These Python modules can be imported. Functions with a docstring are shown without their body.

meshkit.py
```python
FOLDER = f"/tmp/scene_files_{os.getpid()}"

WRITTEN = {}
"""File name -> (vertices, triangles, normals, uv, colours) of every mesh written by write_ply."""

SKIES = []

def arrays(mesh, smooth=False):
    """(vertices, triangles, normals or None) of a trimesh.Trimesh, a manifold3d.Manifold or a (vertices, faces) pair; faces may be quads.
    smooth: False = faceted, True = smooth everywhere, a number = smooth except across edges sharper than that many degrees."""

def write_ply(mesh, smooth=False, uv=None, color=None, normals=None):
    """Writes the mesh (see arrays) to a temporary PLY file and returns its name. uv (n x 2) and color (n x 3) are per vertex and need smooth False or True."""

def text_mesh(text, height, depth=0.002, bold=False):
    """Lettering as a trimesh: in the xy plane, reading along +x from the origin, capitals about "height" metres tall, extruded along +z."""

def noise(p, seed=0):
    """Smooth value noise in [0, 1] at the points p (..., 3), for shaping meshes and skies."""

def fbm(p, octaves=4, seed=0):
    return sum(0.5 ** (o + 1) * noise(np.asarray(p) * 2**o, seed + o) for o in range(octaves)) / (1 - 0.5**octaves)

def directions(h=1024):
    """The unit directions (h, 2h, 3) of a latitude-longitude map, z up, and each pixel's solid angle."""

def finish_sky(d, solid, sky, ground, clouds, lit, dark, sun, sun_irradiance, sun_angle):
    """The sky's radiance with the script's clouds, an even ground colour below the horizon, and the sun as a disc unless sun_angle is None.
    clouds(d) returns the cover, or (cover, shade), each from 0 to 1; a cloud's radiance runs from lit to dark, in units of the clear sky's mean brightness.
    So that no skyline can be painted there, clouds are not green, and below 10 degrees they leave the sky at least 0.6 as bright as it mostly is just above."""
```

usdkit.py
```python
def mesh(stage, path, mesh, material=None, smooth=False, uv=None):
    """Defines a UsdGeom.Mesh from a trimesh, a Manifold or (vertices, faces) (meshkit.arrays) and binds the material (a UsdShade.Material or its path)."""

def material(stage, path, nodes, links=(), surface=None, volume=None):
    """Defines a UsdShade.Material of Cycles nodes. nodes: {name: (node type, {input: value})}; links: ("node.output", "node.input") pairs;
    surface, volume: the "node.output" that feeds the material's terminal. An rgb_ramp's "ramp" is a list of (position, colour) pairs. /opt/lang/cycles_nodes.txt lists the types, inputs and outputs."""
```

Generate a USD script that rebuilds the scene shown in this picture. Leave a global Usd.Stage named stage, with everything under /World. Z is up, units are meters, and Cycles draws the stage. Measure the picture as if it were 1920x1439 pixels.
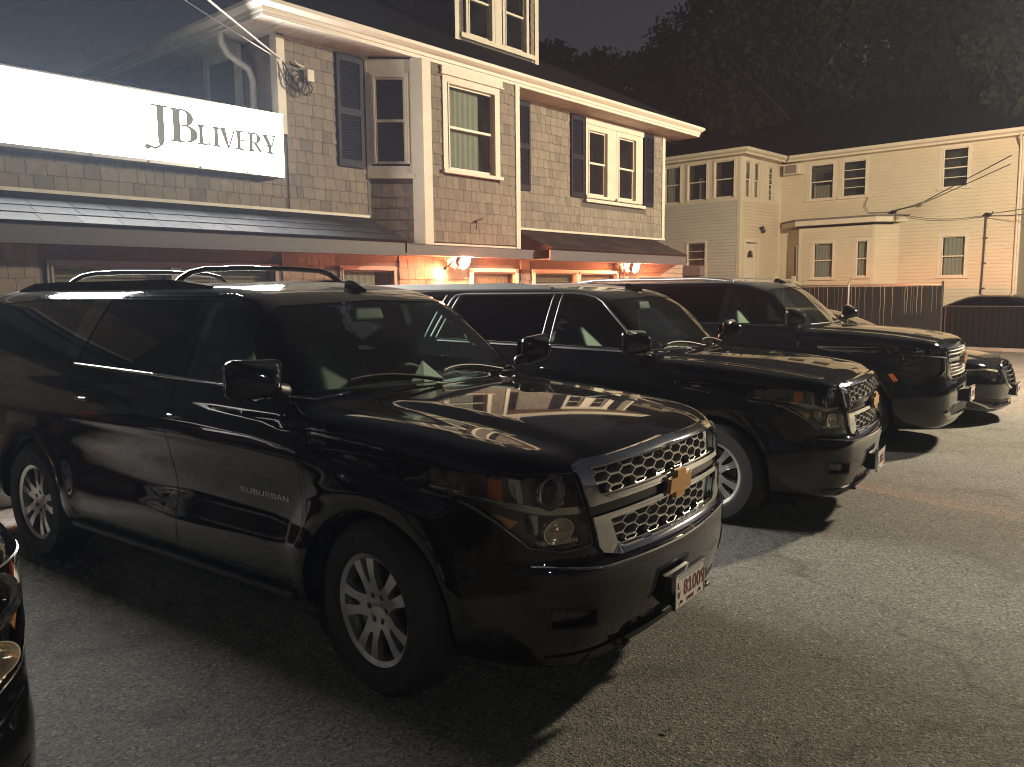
import math, random
import numpy as np
import trimesh
import usdkit, meshkit
import manifold3d as m3
from manifold3d import Manifold, Mesh, CrossSection
from scipy.spatial import cKDTree
from scipy.interpolate import PchipInterpolator
from shapely.geometry import Polygon, LineString, Point, MultiPolygon, box as sbox
from shapely import affinity
from shapely.ops import unary_union
from pxr import Usd, UsdGeom, UsdLux, UsdShade, Gf, Sdf, Vt

stage = Usd.Stage.CreateInMemory()
UsdGeom.SetStageUpAxis(stage, UsdGeom.Tokens.z)
UsdGeom.SetStageMetersPerUnit(stage, 1.0)
stage.SetDefaultPrim(UsdGeom.Xform.Define(stage, '/World').GetPrim())
UsdGeom.Scope.Define(stage, '/World/Looks')

# ---------------------------------------------------------------- camera, sky, moonlight, exposure
CAM = (2.5659, -3.3870, 1.8167)
YAW, PITCH, ROLL, FPX = 2.2100, -0.1152, -0.0099, 1521.6
EXPOSURE = 0.0
SUN_ELEV, SUN_AZ = 0.12, math.radians(75)          # very low, the sky is a night sky
_f = np.array([math.cos(YAW) * math.cos(PITCH), math.sin(YAW) * math.cos(PITCH), math.sin(PITCH)])
_r = np.cross(_f, [0, 0, 1]); _r /= np.linalg.norm(_r); _u = np.cross(_r, _f)
_c, _s = math.cos(ROLL), math.sin(ROLL)
_r, _u = _c * _r + _s * _u, -_s * _r + _c * _u
cam = UsdGeom.Camera.Define(stage, '/World/camera')
cam.AddTransformOp().Set(Gf.Matrix4d(*_r, 0, *_u, 0, *(-_f), 0, *CAM, 1))
cam.CreateHorizontalApertureAttr(36.0)
cam.CreateVerticalApertureAttr(36.0 * 767 / 1024)
cam.CreateFocalLengthAttr(36.0 * FPX / 1920)
cam.CreateExposureAttr(EXPOSURE)
cam.CreateClippingRangeAttr((0.05, 2000.0))

SKY_STRENGTH = 0.013
sky_m = usdkit.material(stage, '/World/Looks/night_sky', {
    'sky': ('sky_texture', {'sky_type': 'single_scattering', 'sun_disc': False, 'sun_elevation': SUN_ELEV,
                            'sun_rotation': math.atan2(math.cos(SUN_AZ), math.sin(SUN_AZ))}),
    'grey': ('rgb_to_bw', {}), 'tint': ('mix', {'mix_type': 'multiply', 'fac': 1.0, 'color2': (0.90, 0.82, 0.98)}),
    'glow': ('mix', {'mix_type': 'mix', 'fac': 0.85}),
    'bg': ('background_shader', {'strength': SKY_STRENGTH})},
    [('sky.color', 'grey.color'), ('grey.val', 'tint.color1'), ('sky.color', 'glow.color1'), ('tint.color', 'glow.color2'),
     ('glow.color', 'bg.color')], surface='bg.background')
dome = UsdLux.DomeLight.Define(stage, '/World/sky')
dome.CreateIntensityAttr(1.0)
UsdShade.MaterialBindingAPI.Apply(dome.GetPrim()).Bind(sky_m)
dome.GetPrim().SetCustomDataByKey('kind', 'structure')
moon = UsdLux.DistantLight.Define(stage, '/World/moonlight')
moon.CreateNormalizeAttr(True); moon.CreateIntensityAttr(0.0025); moon.CreateAngleAttr(0.5)
moon.CreateColorAttr(Gf.Vec3f(1.0, 0.95, 0.88))
_d = np.array([math.cos(SUN_ELEV) * math.sin(SUN_AZ), math.cos(SUN_ELEV) * math.cos(SUN_AZ), math.sin(SUN_ELEV)])
_x = np.cross([0, 0, 1], _d); _x /= np.linalg.norm(_x); _y = np.cross(_d, _x)
moon.AddTransformOp().Set(Gf.Matrix4d(*_x, 0, *_y, 0, *_d, 0, 0, 0, 60, 1))

SIGN_L, BULB_L, LAMP_L = 160.0, 17000.0, 2650.0     # radiance of the lit sign, the wall bulbs, the street lamp's lens

# ---------------------------------------------------------------- helpers
used = {}
def path_for(name, parent):
    base = parent or '/World'
    k = used.get((base, name), 0); used[(base, name)] = k + 1
    return f'{base}/{name}' + (f'_{k:03d}' if k else '')

def xform(name, parent=None, loc=(0, 0, 0), rotz=0.0):
    p = path_for(name, parent)
    x = UsdGeom.Xform.Define(stage, p)
    if loc != (0, 0, 0): x.AddTranslateOp().Set(Gf.Vec3d(*map(float, loc)))
    if rotz: x.AddRotateZOp().Set(math.degrees(rotz))
    return p

def tag(p, label=None, category=None, group=None, kind=None):
    pr = stage.GetPrimAtPath(p)
    for k, v in (('label', label), ('category', category), ('group', group), ('kind', kind)):
        if v: pr.SetCustomDataByKey(k, v)
    return p

def thing(name, label, category, loc=(0, 0, 0), rotz=0.0, group=None):
    return tag(xform(name, None, loc, rotz), label, category, group)

def define(name, parent, V, F, mat, N=None):
    p = path_for(name, parent)
    m = UsdGeom.Mesh.Define(stage, p)
    V = np.asarray(V, np.float32); F = np.asarray(F, np.int32)
    m.CreatePointsAttr(Vt.Vec3fArray.FromNumpy(V))
    m.CreateFaceVertexCountsAttr(Vt.IntArray.FromNumpy(np.full(len(F), 3, np.int32)))
    m.CreateFaceVertexIndicesAttr(Vt.IntArray.FromNumpy(F.ravel()))
    m.CreateSubdivisionSchemeAttr('none')
    if N is not None:
        m.CreateNormalsAttr(Vt.Vec3fArray.FromNumpy(np.asarray(N, np.float32))); m.SetNormalsInterpolation('vertex')
    UsdShade.MaterialBindingAPI.Apply(m.GetPrim()).Bind(UsdShade.Material.Get(stage, M[mat]))
    return p

def put(name, parent, mesh, mat, smooth=30):
    V, F, N = meshkit.arrays(mesh, smooth)
    return define(name, parent, V, F, mat, N)

def cat(ms): return trimesh.util.concatenate([m for m in ms if m is not None])
def box(x0, x1, y0, y1, z0, z1):
    b = trimesh.creation.box([abs(x1 - x0), abs(y1 - y0), abs(z1 - z0)])
    b.apply_translation([(x0 + x1) / 2, (y0 + y1) / 2, (z0 + z1) / 2]); return b
def cyl(p0, p1, r, n=16): return trimesh.creation.cylinder(radius=r, segment=[p0, p1], sections=n)
def tube(pts, r, n=8):
    pts = np.asarray(pts, float); m = len(pts)
    t = np.gradient(pts, axis=0); t /= np.linalg.norm(t, axis=1)[:, None] + 1e-12
    up = np.array([0, 0, 1.0]) if abs(t[0][2]) < .9 else np.array([1.0, 0, 0])
    V = []; rr = np.broadcast_to(r, (m,))
    for i in range(m):
        a = np.cross(t[i], up); a /= np.linalg.norm(a) + 1e-12; b = np.cross(a, t[i]); up = b
        ang = np.arange(n) / n * 2 * np.pi
        V.append(pts[i] + rr[i] * (np.cos(ang)[:, None] * a + np.sin(ang)[:, None] * b))
    V = np.vstack(V + [pts[:1], pts[-1:]]); F = []
    for i in range(m - 1):
        for k in range(n):
            a, b, c, d = i * n + k, i * n + (k + 1) % n, (i + 1) * n + (k + 1) % n, (i + 1) * n + k
            F += [[a, c, b], [a, d, c]]
    e0, e1 = m * n, m * n + 1
    for k in range(n):
        F += [[e0, k, (k + 1) % n], [e1, (m - 1) * n + (k + 1) % n, (m - 1) * n + k]]
    return trimesh.Trimesh(V, F, process=False)
def extr(poly, h, axis='z', at=0.0):
    """polygon(s) in the plane across the axis, extruded from at to at+h. axis y: polygon is (x, z); axis x: polygon is (y, z)."""
    ms = []
    for g in getattr(poly, 'geoms', [poly]):
        if g.is_empty or g.area < 1e-9: continue
        ms.append(trimesh.creation.extrude_polygon(g, abs(h), engine='earcut'))
    m = cat(ms); v = m.vertices.copy(); t = v[:, 2] + min(at, at + h)
    if axis == 'z': m.vertices = np.c_[v[:, 0], v[:, 1], t]
    elif axis == 'y': m.vertices = np.c_[v[:, 0], t, v[:, 1]]; m.invert()
    else: m.vertices = np.c_[t, v[:, 0], v[:, 1]]
    return m
def quad(a, b, c, d):
    return trimesh.Trimesh([a, b, c, d], [[0, 1, 2], [0, 2, 3]], process=False)
def lathe(prof, n=48):
    """profile of (r, y) about the y axis."""
    m = trimesh.creation.revolve(np.asarray(prof, float), sections=n)
    v = m.vertices.copy(); m.vertices = np.c_[v[:, 0], v[:, 2], -v[:, 1]]; return m
def moved(m, x=0, y=0, z=0):
    m = m.copy(); m.apply_translation([x, y, z]); return m
def mirrory(m):
    m = m.copy(); v = m.vertices.copy(); v[:, 1] *= -1; m.vertices = v; m.invert(); return m
def rounded_box(x0, x1, y0, y1, z0, z1, r, n=8):
    s = Manifold.sphere(r, n)
    hs = [s.translate((x, y, z)) for x in (x0 + r, x1 - r) for y in (y0 + r, y1 - r) for z in (z0 + r, z1 - r)]
    m = Manifold.batch_hull(hs).to_mesh(); return trimesh.Trimesh(m.vert_properties[:, :3], m.tri_verts, process=False)
def hull(pts_r, n=10):
    m = Manifold.batch_hull([Manifold.sphere(r, n).translate(tuple(p)) for p, r in pts_r]).to_mesh()
    return trimesh.Trimesh(m.vert_properties[:, :3], m.tri_verts, process=False)

# ---------------------------------------------------------------- materials
M = {}
def bulb_light(parent, pos, r, radiance, color):
    l = UsdLux.SphereLight.Define(stage, path_for('glow', parent)); l.CreateRadiusAttr(r); l.CreateIntensityAttr(radiance); l.CreateColorAttr(Gf.Vec3f(*color)); l.AddTranslateOp().Set(Gf.Vec3d(*map(float, pos)))
def mat(name, color, rough=.5, metal=0.0, noise=None, bump=None, **kw):
    """noise: (scale, amount) varies the colour; bump: (scale, distance)."""
    nodes = {'p': ('principled_bsdf', dict(base_color=color, roughness=rough, metallic=metal, **kw))}; links = []
    if noise or bump: nodes['tc'] = ('geometry', {})
    if noise:
        c = np.array(color)
        nodes['n'] = ('noise_texture', {'scale': noise[0], 'detail': 5.0, 'roughness': .6})
        nodes['r'] = ('rgb_ramp', {'ramp': [(.25, tuple(c * (1 - noise[1]))), (.75, tuple(np.minimum(c * (1 + noise[1]), 1)))]})
        links += [('tc.position', 'n.vector'), ('n.fac', 'r.fac'), ('r.color', 'p.base_color')]
    if bump:
        nodes['bn'] = ('noise_texture', {'scale': bump[0], 'detail': 4.0, 'roughness': .6})
        nodes['b'] = ('bump', {'strength': 1.0, 'distance': bump[1]})
        links += [('tc.position', 'bn.vector'), ('bn.fac', 'b.height'), ('b.normal', 'p.normal')]
    usdkit.material(stage, f'/World/Looks/{name}', nodes, links, surface='p.BSDF'); M[name] = f'/World/Looks/{name}'
def emit(name, color, strength):
    usdkit.material(stage, f'/World/Looks/{name}', {'e': ('emission', {'color': color, 'strength': strength})}, surface='e.emission'); M[name] = f'/World/Looks/{name}'
def glass(name, tint, rough=0.0, ior=1.5, dirt=0.0):
    nodes = {'t': ('transparent_bsdf', {'color': tint}), 'g': ('glossy_bsdf', {'color': (1, 1, 1), 'roughness': rough}), 'f': ('fresnel', {}),
             'gb': ('geometry', {}), 'io': ('map_range', {'from_min': 0.0, 'from_max': 1.0, 'to_min': ior, 'to_max': 1 / ior}), 'm': ('mix_closure', {})}
    links = [('gb.backfacing', 'io.value'), ('io.result', 'f.IOR'), ('f.fac', 'm.fac'), ('t.BSDF', 'm.closure1'), ('g.BSDF', 'm.closure2')]; out = 'm.closure'
    if dirt:   # a film of dust, thicker in patches
        nodes.update({'geo': ('geometry', {}), 'n': ('noise_texture', {'scale': 2.2, 'detail': 6.0, 'distortion': 1.5}),
                      'mr': ('map_range', {'from_min': .42, 'from_max': .75, 'to_min': dirt * .25, 'to_max': dirt, 'clamp': True}),
                      'd': ('diffuse_bsdf', {'color': (.45, .44, .40)}), 'm2': ('mix_closure', {})})
        links += [('geo.position', 'n.vector'), ('n.fac', 'mr.value'), ('mr.result', 'm2.fac'), ('m.closure', 'm2.closure1'), ('d.BSDF', 'm2.closure2')]; out = 'm2.closure'
    usdkit.material(stage, f'/World/Looks/{name}', nodes, links, surface=out); M[name] = f'/World/Looks/{name}'

def paint(name, color, dust=.05):
    """glossy car paint with a thin film of dust that lies on upward faces"""
    usdkit.material(stage, f'/World/Looks/{name}', {
        'geo': ('geometry', {}), 'sx': ('separate_xyz', {}), 'up': ('map_range', {'from_min': .80, 'from_max': 1.0, 'to_min': 0.0, 'to_max': 1.0, 'clamp': True}),
        'n': ('noise_texture', {'scale': 3.5, 'detail': 8.0, 'roughness': .7}), 'n2': ('map_range', {'from_min': .3, 'from_max': .75, 'to_min': .55, 'to_max': 1.0, 'clamp': True}),
        'hgt': ('separate_xyz', {}), 'hr': ('map_range', {'from_min': 1.45, 'from_max': 1.8, 'to_min': .10, 'to_max': 1.0, 'clamp': True}),
        'mul': ('math', {'math_type': 'multiply'}), 'mul2': ('math', {'math_type': 'multiply'}), 'amt': ('math', {'math_type': 'multiply', 'value2': dust}),
        'p': ('principled_bsdf', {'base_color': color, 'roughness': .045, 'specular_ior_level': .55, 'coat_weight': .6, 'coat_roughness': .015}),
        'd': ('diffuse_bsdf', {'color': (.42, .42, .40)}), 'm': ('mix_closure', {})},
        [('geo.normal', 'sx.vector'), ('sx.z', 'up.value'), ('geo.position', 'n.vector'), ('n.fac', 'n2.value'), ('geo.position', 'hgt.vector'), ('hgt.z', 'hr.value'),
         ('up.result', 'mul.value1'), ('n2.result', 'mul.value2'), ('mul.value', 'mul2.value1'), ('hr.result', 'mul2.value2'), ('mul2.value', 'amt.value1'),
         ('amt.value', 'm.fac'), ('p.BSDF', 'm.closure1'), ('d.BSDF', 'm.closure2')], surface='m.closure'); M[name] = f'/World/Looks/{name}'

mat('shingle_a', (.156, .134, .109), .85, noise=(9, .14), bump=(60, .002))
mat('shingle_d', (.122, .110, .094), .9, noise=(9, .18), bump=(60, .002))
mat('shingle_b', (.170, .147, .119), .85, noise=(9, .14), bump=(60, .002))
mat('shingle_c', (.138, .121, .101), .85, noise=(9, .14), bump=(60, .002))
mat('wall_backing', (.07, .062, .055), .9)
mat('trim', (.46, .42, .35), .55, noise=(5, .10))
mat('trim_dark', (.15, .13, .12), .6)
mat('soffit', (.42, .37, .31), .6, noise=(4, .12))
mat('roofing', (.009, .009, .011), .95, noise=(20, .35), bump=(90, .004), specular_ior_level=.05)
mat('pent_a', (.020, .021, .024), .95, noise=(25, .25), bump=(120, .003), specular_ior_level=.08)
mat('pent_b', (.016, .0165, .019), .95, noise=(25, .25), bump=(120, .003), specular_ior_level=.08)
mat('pent_c', (.025, .026, .029), .95, noise=(25, .25), bump=(120, .003), specular_ior_level=.08)
mat('pent_fascia', (.05, .05, .058), .6)
mat('shutter', (.012, .014, .024), .6, specular_ior_level=.12)
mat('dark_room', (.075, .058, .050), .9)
mat('curtain', (.40, .41, .36), .9, noise=(3, .1))
mat('blind', (.34, .28, .22), .8)
mat('sash', (.50, .46, .39), .5)
mat('gutter_metal', (.46, .42, .36), .45)
mat('dark_metal', (.03, .028, .028), .5, metal=.3)
mat('cable', (.015, .014, .014), .6)
mat('kerb_stone', (.16, .15, .13), .9, noise=(3, .3), bump=(60, .003))
mat('concrete', (.55, .54, .50), .85, noise=(7, .15), bump=(60, .003))
mat('clapboard', (.52, .445, .32), .6, noise=(1.2, .07))
mat('clapboard_shaded', (.45, .425, .36), .6, noise=(1.2, .07))  # same siding greyed: shade on the wing front put into the colour
mat('white_wood', (.56, .49, .38), .55, noise=(3, .08))
mat('appliance', (.20, .15, .14), .5)
mat('bark', (.05, .04, .03), .9, bump=(20, .02))
mat('hill', (.02, .022, .012), 1.0, noise=(.6, .5))
mat('fence_slat', (.0065, .0070, .0055), .7, noise=(2.0, .45), specular_ior_level=.06)
mat('fence_low', (.0045, .0045, .0036), .8, noise=(1.2, .35), bump=(25, .004), specular_ior_level=.06)
mat('rubber', (.012, .012, .013), .75, bump=(200, .0006))
mat('rim_face', (.60, .59, .56), .26, metal=.9, noise=(12, .12))
mat('rim_dark', (.022, .022, .023), .5, metal=.3)
mat('brake', (.16, .15, .14), .5, metal=.8)
mat('chrome', (.66, .66, .64), .055, metal=1.0)
mat('mesh_chrome', (.52, .51, .48), .34, metal=.8)
mat('gold', (.62, .34, .13), .28, metal=.75)
mat('black_plastic', (.010, .010, .011), .45, bump=(250, .0004))
mat('gloss_black', (.004, .004, .005), .06)
mat('interior', (.045, .043, .042), .6)
mat('seat', (.040, .038, .036), .55)
mat('seat_light', (.16, .145, .125), .6)
mat('headliner', (.10, .095, .09), .9)
mat('lamp_cavity', (.15, .14, .13), .28, metal=.6)
mat('satin_chrome', (.20, .20, .195), .32, metal=.7)
mat('bowl_chrome', (.86, .80, .70), .16, metal=.85)
mat('reflector_glint', (.85, .42, .18), .30, metal=.4)  # orange reflections painted into the colour of these headlight pieces
mat('reflector', (.80, .77, .72), .34, metal=.35)
mat('amber', (.55, .13, .03), .25)
mat('red_lens', (.20, .01, .01), .2)
mat('plate_white', (.62, .56, .50), .5)
mat('plate_ink', (.16, .035, .035), .5)
mat('plate_band', (.36, .38, .42), .5)
mat('steel', (.40, .40, .40), .35, metal=.9)
mat('paper', (.60, .60, .56), .7)
paint('paint_black', (.0035, .0036, .0045), .30)
paint('paint_black_b', (.0042, .0040, .0042), .22)
glass('privacy_glass', (.05, .05, .055), 0.0)
glass('side_glass', (.80, .885, .855), 0.0, dirt=.004)
glass('windshield_glass', (.84, .91, .885), 0.0, dirt=.012)
glass('lens_glass', (.88, .87, .84), 0.0)
glass('window_glass', (.80, .82, .80), 0.0, dirt=.02)
RECT_K = 1.0
emit('sign_face', (1.0, .965, .88), 3.0)
emit('letter_glow', (.80, .70, .50), .30)  # faint glow in the letters imitates glare from the lit face
emit('bulb_glow', (1.0, .42, .20), 6.0)
emit('bulb_glow_dim', (1.0, .42, .20), 6.0)
emit('cool_lens', (.92, 1.0, .94), 8.0)
emit('sign_top', (1.0, .965, .88), 9.0)
emit('street_lens', (1.0, .82, .56), 8.0)

# asphalt with aggregate, stains, worn patches and hairline cracks
usdkit.material(stage, '/World/Looks/asphalt', {
    'g': ('geometry', {}),
    'big': ('noise_texture', {'scale': .45, 'detail': 5.0, 'roughness': .6}), 'bigr': ('rgb_ramp', {'ramp': [(.30, (.102, .101, .094)), (.55, (.138, .137, .127)), (.75, (.168, .167, .155))]}),
    'agg': ('voronoi_texture', {'scale': 92.0, 'feature': 'f1'}), 'aggc': ('rgb_to_bw', {}),
    'aggr': ('rgb_ramp', {'ramp': [(.0, (.22, .22, .22)), (.45, (.86, .86, .86)), (.78, (1.15, 1.13, 1.08)), (1.0, (2.3, 2.2, 2.0))]}),
    'mul': ('mix', {'mix_type': 'multiply', 'fac': 1.0}),
    'st': ('noise_texture', {'scale': 1.7, 'detail': 3.0, 'distortion': .6}), 'str': ('rgb_ramp', {'ramp': [(.58, (1, 1, 1)), (.72, (.62, .62, .62))]}),
    'mul2': ('mix', {'mix_type': 'multiply', 'fac': 1.0}),
    'cr': ('voronoi_texture', {'scale': .28, 'feature': 'distance_to_edge'}), 'crw': ('noise_texture', {'scale': 2.6, 'detail': 6.0}),
    'crv': ('vector_math', {'math_type': 'multiply_add', 'vector2': (.55, .55, .55)}), 'crr': ('rgb_ramp', {'ramp': [(.0, (.35, .35, .35)), (.006, (.9, .9, .9)), (.012, (1, 1, 1))]}),
    'mul3': ('mix', {'mix_type': 'multiply', 'fac': .55}),
    'fine': ('noise_texture', {'scale': 210.0, 'detail': 3.0}),
    'hsum': ('math', {'math_type': 'multiply_add', 'value2': .6}),
    'b': ('bump', {'strength': 1.0, 'distance': .007}),
    'p': ('principled_bsdf', {'roughness': .82, 'specular_ior_level': .35})},
    [('g.position', 'big.vector'), ('big.fac', 'bigr.fac'), ('g.position', 'agg.vector'), ('agg.color', 'aggc.color'), ('aggc.val', 'aggr.fac'),
     ('bigr.color', 'mul.color1'), ('aggr.color', 'mul.color2'), ('g.position', 'st.vector'), ('st.fac', 'str.fac'), ('mul.color', 'mul2.color1'), ('str.color', 'mul2.color2'),
     ('g.position', 'crw.vector'), ('crw.color', 'crv.vector1'), ('g.position', 'crv.vector3'), ('crv.vector', 'cr.vector'), ('cr.distance', 'crr.fac'),
     ('mul2.color', 'mul3.color1'), ('crr.color', 'mul3.color2'), ('mul3.color', 'p.base_color'),
     ('g.position', 'fine.vector'), ('agg.distance', 'hsum.value1'), ('fine.fac', 'hsum.value3'), ('hsum.value', 'b.height'), ('b.normal', 'p.normal')],
    surface='p.BSDF'); M['asphalt'] = '/World/Looks/asphalt'
# leaves: diffuse with light passing through; faint lamplight is painted into the mid and pale tones
for _n, _c in (('leaf_dark', (.016, .017, .009)), ('leaf_mid_lamplit', (.055, .052, .026)), ('leaf_pale_lamplit', (.105, .092, .050))):
    usdkit.material(stage, f'/World/Looks/{_n}', {'d': ('diffuse_bsdf', {'color': _c}), 't': ('translucent_bsdf', {'color': tuple(np.array(_c) * .8)}), 'm': ('mix_closure', {'fac': .3})},
                    [('d.BSDF', 'm.closure1'), ('t.BSDF', 'm.closure2')], surface='m.closure'); M[_n] = f'/World/Looks/{_n}'
# ---------------------------------------------------------------- ground
tag(put('parking_lot', None, quad((-60, -40, 0), (60, -40, 0), (60, 70, 0), (-60, 70, 0)), 'asphalt', False), 'grey worn asphalt parking lot in front of the buildings', None, None, 'structure')

# ---------------------------------------------------------------- the shingled building: local x runs along its front, local -y faces the cars
B_ANG = 0.0729
BX = math.pi / 2 - B_ANG
B_LOC = (-7.2, 0.0, 0.0)
bld = thing('shingled_building', 'tan cedar-shingled two-storey building with dark shutters and a bay, behind the parked cars', 'building', B_LOC, BX)
rng = random.Random(5)
WALL_S0, WALL_S1, EAVE_Z, TRIM_Z = 4.03, 14.40, 5.32, 2.97
BAYL, BAYR, BAYO = 5.56, 9.03, .60          # where the bay leaves the wall, and how far it stands out
BF0, BF1, BAYZ = 6.16, 8.44, 2.56

def plane_map(p0, p1):
    """maps (u along p0->p1, depth outwards, z) to local coordinates; outward is to the right of travel, the side the cars are on"""
    p0 = np.array(p0, float); p1 = np.array(p1, float); t = (p1 - p0) / np.linalg.norm(p1 - p0); nrm = np.array([t[1], -t[0]])
    def f(m):
        m = m.copy(); v = m.vertices; m.vertices = np.c_[p0[0] + v[:, 0] * t[0] + v[:, 1] * nrm[0], p0[1] + v[:, 0] * t[1] + v[:, 1] * nrm[1], v[:, 2]]
        m.invert() if np.linalg.det([[t[0], t[1]], [nrm[0], nrm[1]]]) < 0 else None
        return m, np.linalg.norm(p1 - p0)
    return f, np.linalg.norm(p1 - p0)

shingle_store = []     # (size in view, mesh, material)
def shingles(p0, p1, z0, z1, holes=(), expo=.172, wmin=.10, wmax=.23, weight=1.0):
    """rows of wedge-shaped shingles on the wall from p0 to p1 (local plan points), skipping holes (u0, u1, z0, z1)"""
    f, L = plane_map(p0, p1)
    rows = max(1, int(round((z1 - z0) / expo))); h = (z1 - z0) / rows
    for r in range(rows):
        za, zb = z0 + r * h, z0 + (r + 1) * h
        u = -rng.uniform(0, .1)
        while u < L:
            w = rng.uniform(wmin, wmax); a, b = max(u, 0) + .003, min(u + w, L) - .002; u += w
            if b - a < .02: continue
            segs = [(a, b)]
            for (h0, h1, g0, g1) in holes:
                if zb - .02 <= g0 or za + .02 >= g1: continue
                ns = []
                for (c, d) in segs:
                    if d <= h0 or c >= h1: ns.append((c, d)); continue
                    if c < h0: ns.append((c, h0))
                    if d > h1: ns.append((h1, d))
                segs = ns
            for (c, d) in segs:
                if d - c < .015: continue
                zlo = za - rng.uniform(-.006, .007); zt = min(zb + .02, z1)
                dj = rng.uniform(-.002, .002); d0 = .020 + dj; d1 = .004
                V = [(c, 0, zlo), (d, 0, zlo), (d, d0, zlo), (c, d0, zlo), (c, 0, zt), (d, 0, zt), (d, d1, zt), (c, d1, zt)]
                F = [[2, 3, 7], [2, 7, 6], [0, 1, 2], [0, 2, 3], [3, 0, 4], [3, 4, 7], [1, 2, 6], [1, 6, 5]]
                m = trimesh.Trimesh(V, np.array(F), process=False)
                m, _ = f(m); shingle_store.append((weight * (d - c) * h, m, rng.choice(['shingle_a', 'shingle_b', 'shingle_c', 'shingle_a', 'shingle_a', 'shingle_d' if rng.random() < .5 else 'shingle_b'])))

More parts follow.
